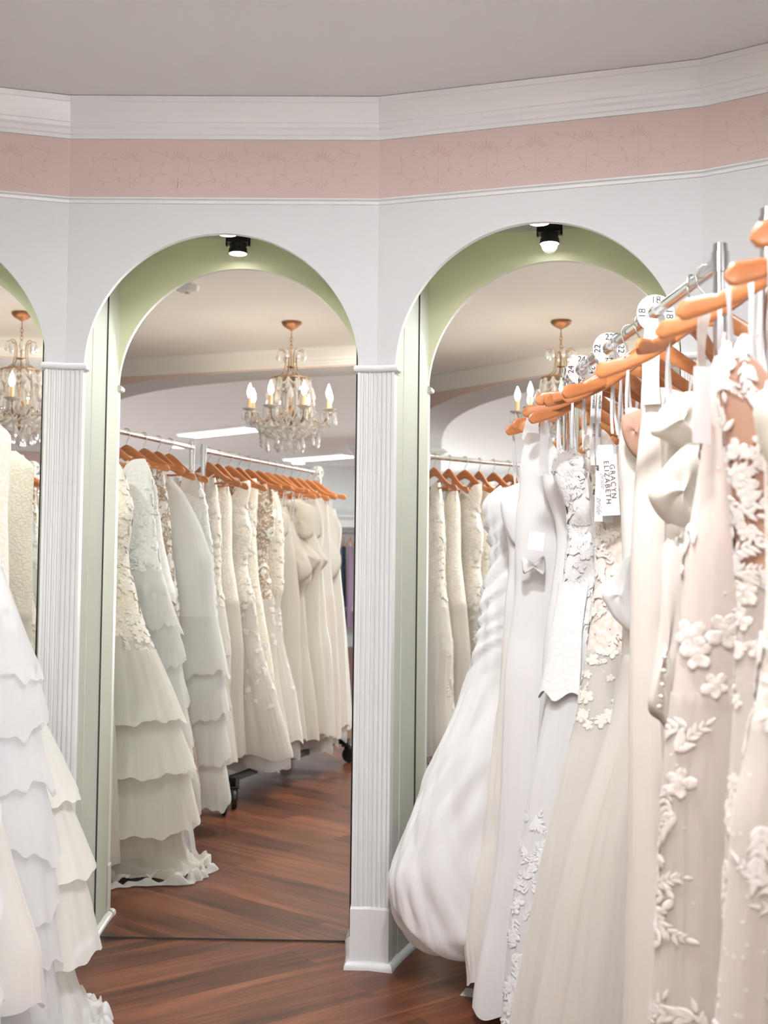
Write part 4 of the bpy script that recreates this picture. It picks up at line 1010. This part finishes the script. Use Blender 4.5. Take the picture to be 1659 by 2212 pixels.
# ---- right near rack
p9 = [(1.60, .12), (1.552, .150), (1.461, .144), (1.363, .16), (1.272, .175), (1.197, .181), (1.1, .19), (1.004, .202), (.9, .213), (.754, .217), (.527, .231), (.05, .27)]
g = gown(RNy(1.86), RNd, URN, p9, 'blush tulle gown with large white leaf sprays, right of the bow gown', 'wooden hanger of the leaf spray gown on the near right rack', M['nudep'], M['tulle_pk'], GR, yaw=-0.75, lining=M['lining_pk'], hem=.04, fold=(.004, 0.022), thick=tR, seed=53, loops=((.12, 0), (.05, 0), (-.1, 0)), straps=((.14, M['tulle_pk'], .02),), back=[(1.7, .1), (0, .2)])
g.applique('leaf_applique', [M['appl_bl'], M['sequin']], g.t, 42, (.25, 1.56), (-.4, 2.2), .046, kinds=('leaf', 'flower', 'leaf'), seed=8, sequins=24)
c = g.card('swing_tag', M['card'], g.t, .158, .186, 1.447, 1.568, .075, tilt=.02); tag(c, 'long pale paper tag')
p10 = [(1.575, .155), (1.551, .173), (1.481, .162), (1.411, .152), (1.306, .141), (1.202, .135), (1.064, .142), (.859, .157), (.582, .168), (.05, .2)]
g = gown(RNy(1.72), RNd, URN, p10, 'nude illusion gown with thick white embroidered flowers', 'wooden hanger of the embroidered nude gown', M['nude'], M['tulle_pk'], GR, yaw=-0.5, lining=M['lining_pk'], waist=1.24, hem=.04, fold=(.003, 0.019), thick=tR, seed=59, loops=((.155, 0), (.12, 0), (-.1, 0)), back=[(1.7, .1), (0, .2)])
g.applique('embroidery', [M['appl_pk']], g.t, 95, (1.24, 1.61), (-.5, 3.2), .030, kinds=('leaf', 'leaf', 'flower'), seed=9, e=.004)
g.applique('lace_applique', [M['appl_bl']], g.t, 80, (.4, 1.24), (-.3, 2.2), .03, seed=10)
p11 = [(1.52, .15), (1.476, .169), (1.398, .159), (1.207, .157), (1.08, .17), (.998, .187), (.923, .206), (.83, .213), (.638, .232), (.05, .27)]
g = gown(RNy(1.56), RNd, URN, p11, 'blush tulle gown with cream satin cup at the right edge of the photo', 'wooden hanger at the right edge, above the cream satin cup', M['lace_pk'], M['tulle_pk'], GR, yaw=-0.1, lining=M['lining_pk'], neck='heart', hem=.04, thick=tR, seed=61, loops=((.155, 0), (.14, 0), (-.1, 0)), back=[(1.7, .1), (0, .2)])
g.pouf('cup', M['satin_cr'], g.t, [(.193, 1.476), (.17, 1.492), (.13, 1.49), (.12, 1.38), (.15, 1.385), (.176, 1.393), (.187, 1.424)], T=.03, v=.05)
g.applique('sequin_scatter', [M['appl_pk'], M['sequin']], g.t, 30, (.5, 1.2), (-.3, 2.), .04, kinds=('leaf',), seed=15, sequins=140)
p12 = [(1.55, .1), (1.3, .1), (1.0, .15), (.8, .19), (.5, .23), (.05, .27)]
gown(RNy(1.40), RNd, URN, p12, 'blush satin gown nearest the camera, only its skirt edge in view', 'wooden hanger nearest the camera on the right, cut by the edge', M['satin_pk'], M['satin_pk'], GR, yaw=-0.2, hem=.04, thick=tR, seed=67, loops=((.1, 0), (-.1, 0)), back=[(1.7, .1), (0, .2)])

# ---- left far rack (its gowns show directly at the left edge and in the mirrors)
tL = [(1.7, .035), (1.45, .05), (1.3, .05), (1.1, .048), (.8, .062), (.4, .085), (0., .10)]
bL = [(1.7, .15), (1.3, .15), (1.1, .13), (.8, .19), (.4, .26), (0., .3)]
LFs = lambda s: on(LFa, LFd, s); LNs = lambda s: on(LNa, LNd, s)
p = [(1.67, .24), (1.637, .337), (1.4, .33), (1.185, .34), (.826, .34), (.56, .37), (.383, .38), (.1, .40)]
g = gown(LFs(1.33), LFd, ULF, p, 'cream tulle gown pressed against the left pilaster', 'wooden hanger nearest the left pilaster', M['lace_cr'], M['tulle_cr'], GL, lining=M['lining_cr'], hem=.1, thick=tL, back=bL, seed=71)
p = [(1.69, .19), (1.657, .245), (1.466, .305), (1.277, .276), (1.034, .345), (.868, .425), (.723, .475), (.543, .52), (.36, .55), (.133, .55), (.05, .55)]
g = gown(LFs(1.12), LFd, ULF, p, 'cream tiered tulle gown with lace bodice and a train pooled on the floor', 'wooden hanger of the cream tiered tulle gown', M['lace_cr'], M['tulle_cr'], GL, lining=M['lining_cr'], waist=.95, hem=.10, fold=(.004, 0.046), back=bL, seed=73, straps=((.12, M['lace_cr'], .02), (-.1, M['lace_cr'], .02)),
    thick=[(1.7, .035), (1.45, .06), (1.3, .06), (1.1, .07), (.8, .12), (.4, .17), (0., .2)])
g.applique('lace_applique', [M['appl_iv'], M['sequin']], g.t, 230, (.88, 1.6), (-1.9, 1.9), .03, seed=17, sequins=120)
for i, (za, zb, fl) in enumerate(((.90, .62, .05), (.70, .42, .055), (.50, .20, .06))):
    g.panel('tier', M['tulle_cr'], g.t, za, zb, rows=26, cols=220, e=.006+.004*i, flare=fl, botf=lambda th: .010*np.sin(4*th+i)+.007*np.sin(13*th+2*i)+.004*np.sin(29*th+i))
# train: a rippled sheet running out over the floor on the aisle side
th = np.linspace(-2.0, 1.9, 120); base = g.S(th, np.full_like(th, .16)); ctr = np.array([g.o[0], g.o[1]]); rows_ = []
for k in range(26):
    q = k/25; out = base[:, :2]-ctr; dist = np.linalg.norm(out, axis=1, keepdims=True); out = out/dist
    ext = (.05+.10*np.cos(th*1.1+.95)**2+.025*np.sin(5*th))[:, None]*q
    z = .16*(1-q)**2.2+.012+.018*np.abs(np.sin(9*th+6*q))*q+.02*np.sin(4*th+9*q)**2*q+.025*(q > .8)*np.abs(np.sin(22*th))*(q-.8)*5
    rows_.append(np.concatenate([base[:, :2]+out*ext, z[:, None]], 1))
b = MB(); b.grid(np.array(rows_)); b.build('train', M['tulle_cr'], g.t, smooth=True)
b = MB(); R2 = []
for k in range(8):
    q = k/7; P_ = rows_[-1].copy(); P_[:, 2] = .006+.05*math.sin(PI*q)*(.35+.65*np.exp(-((th-.1)/.7)**2))*(.6+.25*np.sin(17*th)+.25*np.sin(29*th+2*np.sin(5*th))); o_ = P_[:, :2]-ctr; o_ /= np.linalg.norm(o_, axis=1, keepdims=True)
    P_[:, :2] += o_*(.045*q-.02+.008*np.sin(19*th+2*np.sin(6*th)))[:, None]; R2.append(P_)
b.grid(np.array(R2)); b.build('hem_ruffle', M['tulle_w'], g.t, smooth=True)
p = [(1.69, .25), (1.651, .29), (1.474, .30), (1.279, .33), (1.158, .36), (1.028, .392), (.91, .43), (.79, .435), (.674, .455), (.556, .472), (.40, .475), (.323, .483), (.1, .49)]
g = gown(LFs(.95), LFd, ULF, p, 'white gown of layered feathery tulle at the left edge', 'wooden hanger of the feathery tulle gown', M['lace_w'], M['tulle_w'], GL, lining=M['lining_w'], waist=1.15, hem=.10, fold=(.004, 0.031), thick=[(1.7, .035), (1.45, .05), (1.1, .06), (.8, .08), (.4, .11), (0., .13)], back=bL, seed=79)
for i in range(7):
    za = 1.24-.15*i
    g.panel('feather_tier', M['gossamer'], g.t, za, za-.27, rows=18, cols=260, e=.003, flare=.034, botf=lambda th: .018*np.sin(3*th+i*1.7)+.012*np.sin(7*th+i*2.1)+.008*np.sin(17*th+i)+.005*np.sin(31*th+2*i))
g.applique('lace_applique', [M['appl_w'], M['sequin']], g.t, 120, (1.05, 1.6), (-1.6, 1.6), .028, seed=18, sequins=60)
p = [(1.70, .12), (1.666, .147), (1.523, .173), (1.381, .195), (1.179, .204), (1.018, .23), (.839, .268), (.644, .361), (.45, .42), (.316, .467), (.15, .48)]
g = gown(LFs(.80), LFd, ULF, p, 'ivory beaded gown with glittering strands and a full skirt', 'wooden hanger of the beaded strand gown', M['lace_iv'], M['tulle_iv'], GL, lining=M['lining_iv'], hem=.18, thick=tL, back=bL, seed=83, straps=((.13, M['lace_iv'], .03),))
g.applique('bead_strands', [M['appl_iv'], M['sequin']], g.t, 70, (.8, 1.6), (-1.7, .4), .022, seed=19, sequins=500)
p = [(1.66, .13), (1.573, .16), (1.344, .181), (1.198, .208), (1.096, .23), (1.054, .21), (.869, .227), (.667, .322), (.3, .38), (.15, .39)]
g = gown(LFs(.66), LFd, ULF, p, 'white lace gown with a flared lace sleeve', 'wooden hanger of the gown with the flared lace sleeve', M['lace_w'], M['tulle_w'], GL, lining=M['lining_w'], hem=.18, thick=tL, back=bL, seed=89, straps=((.14, M['lace_w'], .03),))
g.panel('sleeve', M['lace_w'], g.t, 1.46, 1.07, rows=36, cols=70, e=.008, flare=.035, wrap=False, th0=-1.4, th1=1.3, botf=lambda th: .015*np.sin(7*th))
g.applique('lace_applique', [M['appl_w']], g.t, 110, (.9, 1.6), (-1.7, 1.2), .026, seed=20)
p = [(1.70, .09), (1.67, .105), (1.519, .132), (1.283, .156), (1.091, .192), (.857, .208), (.647, .241), (.439, .292), (.2, .33)]
g = gown(LFs(.50), LFd, ULF, p, 'champagne gown covered in ivory beaded lace', 'wooden hanger of the champagne lace gown', M['lace_tan'], M['lace_tan'], GL, hem=.2, fold=(.003, 0.019), thick=tL, back=bL, seed=97, straps=((.09, M['appl_iv'], .016),))
g.applique('lace_applique', [M['appl_iv'], M['sequin']], g.t, 170, (.7, 1.62), (-1.7, 1.0), .026, seed=21, sequins=150)
p = [(1.74, .0), (1.705, .02), (1.593, .137), (1.438, .226), (1.285, .289), (1.068, .31), (.853, .345), (.638, .361), (.232, .376)]
g = gown(LFs(.36), LFd, ULF, p, 'big plain white tulle gown bulging out beside the rack joint', 'wooden hanger of the big white tulle gown', M['chiffon_w'], M['chiffon_w'], GL, hem=.22, fold=(.005, 0.031), waist=1.3, thick=[(1.74, .03), (1.5, .07), (1.2, .09), (.8, .1), (0, .11)], back=bL, seed=101, loops=(), neck='flat')
for i in range(4):
    za = 1.0-.2*i
    g.panel('feather_tier', M['tulle_w'], g.t, za, za-.27, rows=14, cols=220, e=.004, flare=.035, botf=lambda th: .022*np.sin(4*th+i)+.012*np.sin(9*th+i)+.006*np.sin(23*th+2*i))
p = [(1.69, .13), (1.646, .162), (1.555, .201), (1.398, .229), (1.175, .25), (.953, .274), (.733, .298), (.404, .317), (.2, .32)]
g = gown(LFs(.24), LFd, ULF, p, 'white gown with ruffled lace straps, last before the rack joint', 'wooden hanger of the ruffled lace strap gown', M['lace_w'], M['chiffon_w'], GL, hem=.22, thick=tL, back=bL, seed=103, straps=((.15, M['lace_w'], .04),))
g.applique('lace_applique', [M['appl_w']], g.t, 120, (.9, 1.66), (-1.7, 1.0), .03, seed=22)

# ---- left near rack, seen in the mirrors
defs = [
 (.05, [(1.70, .04), (1.668, .053), (1.485, .079), (1.168, .085), (.808, .153), (.568, .15), (.23, .205)], 'ivory lace sheath gown, first past the rack joint', 'lace_iv', 'satin_iv', 'lace', 'v'),
 (.16, [(1.66, .06), (1.588, .083), (1.291, .089), (1.046, .135), (.802, .168), (.558, .17), (.23, .193)], 'slim ivory satin gown with wrapped skirt', 'lace_iv', 'satin_cr', None, 'v'),
 (.28, [(1.70, .12), (1.682, .143), (1.544, .11), (1.418, .148), (1.242, .115), (1.043, .17), (.845, .201), (.602, .288), (.41, .36), (.231, .418)], 'ivory lace gown with deep neckline and spreading tulle hem', 'lace_iv', 'tulle_iv', 'lace', 'v'),
 (.39, [(1.72, .1), (1.704, .124), (1.422, .109), (1.167, .133), (.964, .171), (.714, .227), (.24, .3)], 'sparkling ivory gown with sequinned lace', 'lace_cr', 'lace_cr', 'seq', 'v'),
 (.50, [(1.70, .13), (1.685, .16), (1.477, .178), (1.295, .125), (1.038, .171), (.654, .206), (.277, .284)], 'beige gown with silver beaded lace bodice', 'lace_tan', 'lining_pk', 'seq', 'v'),
 (.62, [(1.66, .12), (1.614, .145), (1.429, .169), (1.087, .175), (1.03, .15), (.825, .173), (.517, .265), (.25, .312)], 'champagne gown with ivory lace tunic ending at the hip', 'lace_cr', 'satin_iv', 'lace', 'v'),
 (.73, [(1.58, .13), (1.526, .156), (1.432, .164), (1.299, .195), (1.086, .222), (.768, .234), (.504, .252), (.24, .286)], 'cream crepe gown with square flap neckline', 'satin_cr', 'satin_cr', 'flap', 'flat'),
 (.84, [(1.5, .12), (1.435, .146), (1.3, .223), (1.165, .255), (1.083, .2), (.761, .231), (.496, .28), (.245, .313)], 'cream satin gown with a pointed side drape', 'satin_cr', 'satin_cr', 'drape', 'flat'),
 (.95, [(1.64, .12), (1.605, .152), (1.466, .209), (1.356, .247), (1.274, .278), (1.192, .25), (.891, .254), (.62, .288), (.244, .323)], 'cream satin gown with a broad folded bodice', 'satin_cr', 'satin_cr', 'fold', 'flat'),
 (1.06, [(1.64, .17), (1.61, .193), (1.47, .226), (1.302, .213), (.886, .25), (.749, .282), (.229, .32)], 'ivory satin gown with a stiff folded collar', 'satin_iv', 'satin_iv', 'fold', 'flat'),
 (1.18, [(1.66, .17), (1.646, .192), (1.389, .212), (1.162, .23), (.936, .258), (.6, .285), (.209, .306)], 'ivory crepe gown with open brown back', 'satin_iv', 'satin_pk', 'nude', 'flat'),
 (1.30, [(1.62, .16), (1.581, .188), (1.479, .243), (1.306, .223), (.875, .27), (.59, .287), (.25, .31)], 'pale ivory satin gown with flounced sleeve at the rack end', 'satin_iv', 'satin_iv', 'drape', 'flat'),
 (1.40, [(1.6, .15), (1.45, .19), (1.3, .18), (.8, .24), (.24, .29)], 'white chiffon gown, last on the rack under the chandelier', 'chiffon_w', 'chiffon_w', None, 'v')]
for i, (s, p, lab, bm, sm, ex, nk) in enumerate(defs):
    g = gown(LNs(s), LNd, ULN, p, lab+', in the middle mirror', 'wooden hanger of the '+' '.join(lab.split(',')[0].split()[:12]), M[bm], M[sm], GL, neck=nk, hem=p[-1][0], fold=(.003, 0.022), seed=131+5*i, thick=tL, back=bL, yaw=R.uniform(-.12, .12), lining=M['lining_iv'] if 'tulle' in sm else None, rows=46, loops=((.12, 0), (-.1, 0)), straps=((.11, M[bm], .016),) if nk == 'v' else None)
    if ex == 'lace': g.applique('lace_applique', [M['appl_iv']], g.t, 130, (.5, 1.6), (-1.6, 1.6), .026, seed=200+i)
    if ex == 'seq': g.applique('lace_applique', [M['appl_iv'], M['sequin']], g.t, 110, (.6, 1.6), (-1.6, 1.6), .024, seed=200+i, sequins=350)
    if i in (2, 3, 4, 5, 9, 10, 11): g.panel('underskirt', M['gossamer'], g.t, .6, .13+.02*(i % 3), rows=16, cols=120, e=-.016, botf=lambda th: .02*np.sin(4*th+i))
    vv = -.06
    if ex == 'flap': g.pouf('neck_flap', M['satin_cr'], g.t, [(.17, 1.53), (.07, 1.55), (.07, 1.42), (.165, 1.41)], T=.014, v=vv)
    if ex == 'drape': g.pouf('side_drape', M[sm], g.t, [(p[1][1]+.0, 1.42), (.08, 1.50), (.06, 1.2), (.15, 1.12), (p[3][1]+.02, 1.19), (p[2][1]+.02, 1.3)], T=.025, v=vv)
    if ex == 'fold':
        g.pouf('bodice_fold', M[sm], g.t, [(.21, 1.60), (.05, 1.62), (.04, 1.44), (.2, 1.40), (.24, 1.46)], T=.022, v=vv)
        g.pouf('bodice_fold', M[sm], g.t, [(.27, 1.30), (.12, 1.42), (.08, 1.3), (.2, 1.2), (.27, 1.25)], T=.025, v=vv)
    if ex == 'nude': g.pouf('open_back', M['nude'], g.t, [(.18, 1.52), (.11, 1.55), (.1, 1.4), (.17, 1.38)], T=.01, v=vv)

b = MB(); b.box((.245, 3.36, .0005), (.365, 3.42, .003), rot=-.35); o = b.build('paper_card', M['greycard'], origin=(.305, 3.39, 0)); tag(o, 'small grey card lying on the floor under the satin gown hem', 'card')
# ------------------------------------------------------------------ size dividers on the rails
def divider(o, d, num, label, face):
    """face: +1 numbers look along +d, -1 along -d"""
    o = V2(o); t = thing('size_divider', (o[0], o[1], ZR), label, 'size disc', 'round size dividers on the rails')
    u = perp(d)*face; ax = Matrix(((u[0], 0, d[0]), (u[1], 0, d[1]), (0, 1, 0))); c = Vector((o[0], o[1], ZR-.004)); b = MB(); n = 40
    rows = []
    for r, h in ((.0185, -.0013), (.044, -.0013), (.0445, 0), (.044, .0013), (.0185, .0013)):
        rows.append([tuple(c+ax @ Vector((r*math.cos(2*PI*k/n), r*math.sin(2*PI*k/n), h))) for k in range(n)])
    rows.append(rows[0]); b.grid(np.array(rows), wrap=True); dsk = b.build('disc', M['plastic'], t, smooth=.5)
    f = Vector((d[0], d[1], 0))*face; uu = Vector((u[0], u[1], 0))
    ex0 = Vector((0, 0, 1)).cross(f)    # reading direction for a viewer facing the disc
    for k in range(4):
        a = PI/2*k; up = Vector((0, 0, 1))*math.cos(a)-ex0*math.sin(a); ex = ex0*math.cos(a)+Vector((0, 0, 1))*math.sin(a)
        text(dsk, num, c+up*.0315+f*.0016, ex, up, .0235, M['ink'], name='number')
divider(RFy(3.36), RFd, '24', 'white round size divider numbered 24 at the far end of the right rail', 1)
divider(RFy(3.03), RFd, '22', 'white round size divider numbered 22 midway along the right rail', 1)
divider(RFy(2.60), RFd, '18', 'white round size divider numbered 18 on the right rail', 1)
divider(LNs(1.45), LNd, '18', 'white round size divider at the rail end under the chandelier', -1)

# ------------------------------------------------------------------ evening gowns on the far hall rail
t = thing('wall_rail', (-1.2, -9.4, 1.72), 'chrome wall rail under the white shelf at the back of the hall', 'wall rail')
b = MB(); b.tube([(-2.6, -9.4, 1.72), (.6, -9.4, 1.72)], .014, 12); b.build('rail', M['chrome'], t, smooth=.8)
for x in (-2.4, -1.0, .4):
    b = MB(); b.tube([(x, -9.4, 1.72), (x, -9.66, 1.74)], .01, 8); b.build('bracket', M['plastic'], t)
ZR = 1.72
for i, (x, mk, lab) in enumerate(((-1.42, 'lilac', 'mauve evening gown at the left of the far hall rail'), (-1.28, 'sky', 'pale blue evening gown on the far hall rail'), (-1.18, 'navy', 'long navy evening gown on the far hall rail'), (-1.08, 'navy', 'navy evening gown beside the mauve one'), (-.98, 'lilac', 'mauve evening gown at the rail end'), (-1.52, 'sky', 'pale blue evening gown at the left rail end'))):
    gown(V2((x, -9.4)), V2((1, 0)), V2((0, 1)), [(1.52, .16), (1.3, .15), (1.1, .15), (.6, .19), (.3, .2)], lab, 'wooden hanger of the '+lab, M[mk], M[mk], 'evening gowns on the far rail', name='evening_gown', thick=[(1.6, .03), (.3, .05)], back=[(1.6, .16), (.3, .2)], rows=24, loops=((.1, 0), (-.1, 0)), seed=300+i)

bpy.context.view_layer.update(); dg = bpy.context.evaluated_depsgraph_get()
for o in TEXTS:
    me = bpy.data.meshes.new_from_object(o.evaluated_get(dg)); nm = o.name.split('.')[0]
    n = bpy.data.objects.new(nm, me); COL.objects.link(n); n.parent = o.parent; n.matrix_local = o.matrix_local.copy()
for o in TEXTS: bpy.data.objects.remove(o)

# ------------------------------------------------------------------ light
def area(name, loc, size, power, rot, col=(1, 1, 1)):
    l = bpy.data.lights.new(name, 'AREA'); l.shape = 'RECTANGLE'; l.size, l.size_y = size; l.energy = power; l.color = col
    o = bpy.data.objects.new(name, l); COL.objects.link(o); o.location = loc; o.rotation_euler = rot; return o
area('right_fill_light', (6.3, -4.5, 1.5), (2.4, 10.5), 300, (0, PI/2, 0), (.95, .985, 1.03))  # added fill from outside the right-hand openings
area('left_fill_light', (-8.3, -5.5, 1.55), (2.0, 5.4), 450, (0, -PI/2, 0), (.95, .985, 1.03))  # added fill from the left, for the right rack's aisle side
area('back_fill_light', (3.1, FY-.5, 1.5), (4.6, 2.4), 900, (PI/2, 0, 0), (.95, .985, 1.03))  # added fill from behind, aimed at the mirror wall
wd = bpy.data.worlds.new('daylight'); sc.world = wd; wd.use_nodes = True
wd.node_tree.nodes['Background'].inputs[0].default_value = (.95, .97, 1, 1); wd.node_tree.nodes['Background'].inputs[1].default_value = .8

# ------------------------------------------------------------------ camera
F, PIT, ROL, HC = 2462.88, .0461, .0115, 1.252
fw = Vector((0, math.cos(PIT), math.sin(PIT))); up = Vector((0, -math.sin(PIT), math.cos(PIT))); rt = Vector((1, 0, 0))
r2 = rt*math.cos(ROL)+up*math.sin(ROL); u2 = -rt*math.sin(ROL)+up*math.cos(ROL)
cd = bpy.data.cameras.new('camera'); co = bpy.data.objects.new('camera', cd); COL.objects.link(co)
m = Matrix((r2, u2, -fw)).transposed().to_4x4(); m.translation = (0, 0, HC); co.matrix_world = m
cd.sensor_fit = 'VERTICAL'; cd.sensor_height = 36; cd.lens = F/2212*36; cd.clip_start = .02; cd.clip_end = 60
cd.dof.use_dof = True; cd.dof.focus_distance = 3.5; cd.dof.aperture_fstop = 4.0
sc.camera = co
cy = sc.cycles; cy.max_bounces = 8; cy.diffuse_bounces = 4; cy.glossy_bounces = 5; cy.transmission_bounces = 5; cy.transparent_max_bounces = 12; cy.use_adaptive_sampling = True; cy.adaptive_threshold = .12; cy.adaptive_min_samples = 16; cy.caustics_reflective = True; cy.caustics_refractive = False; cy.sample_clamp_indirect = 6; cy.use_denoising = True
vs = sc.view_settings; vs.view_transform = 'Standard'; vs.look = 'None'; vs.exposure = 0.06; vs.gamma = 1.0; vs.use_curve_mapping = False
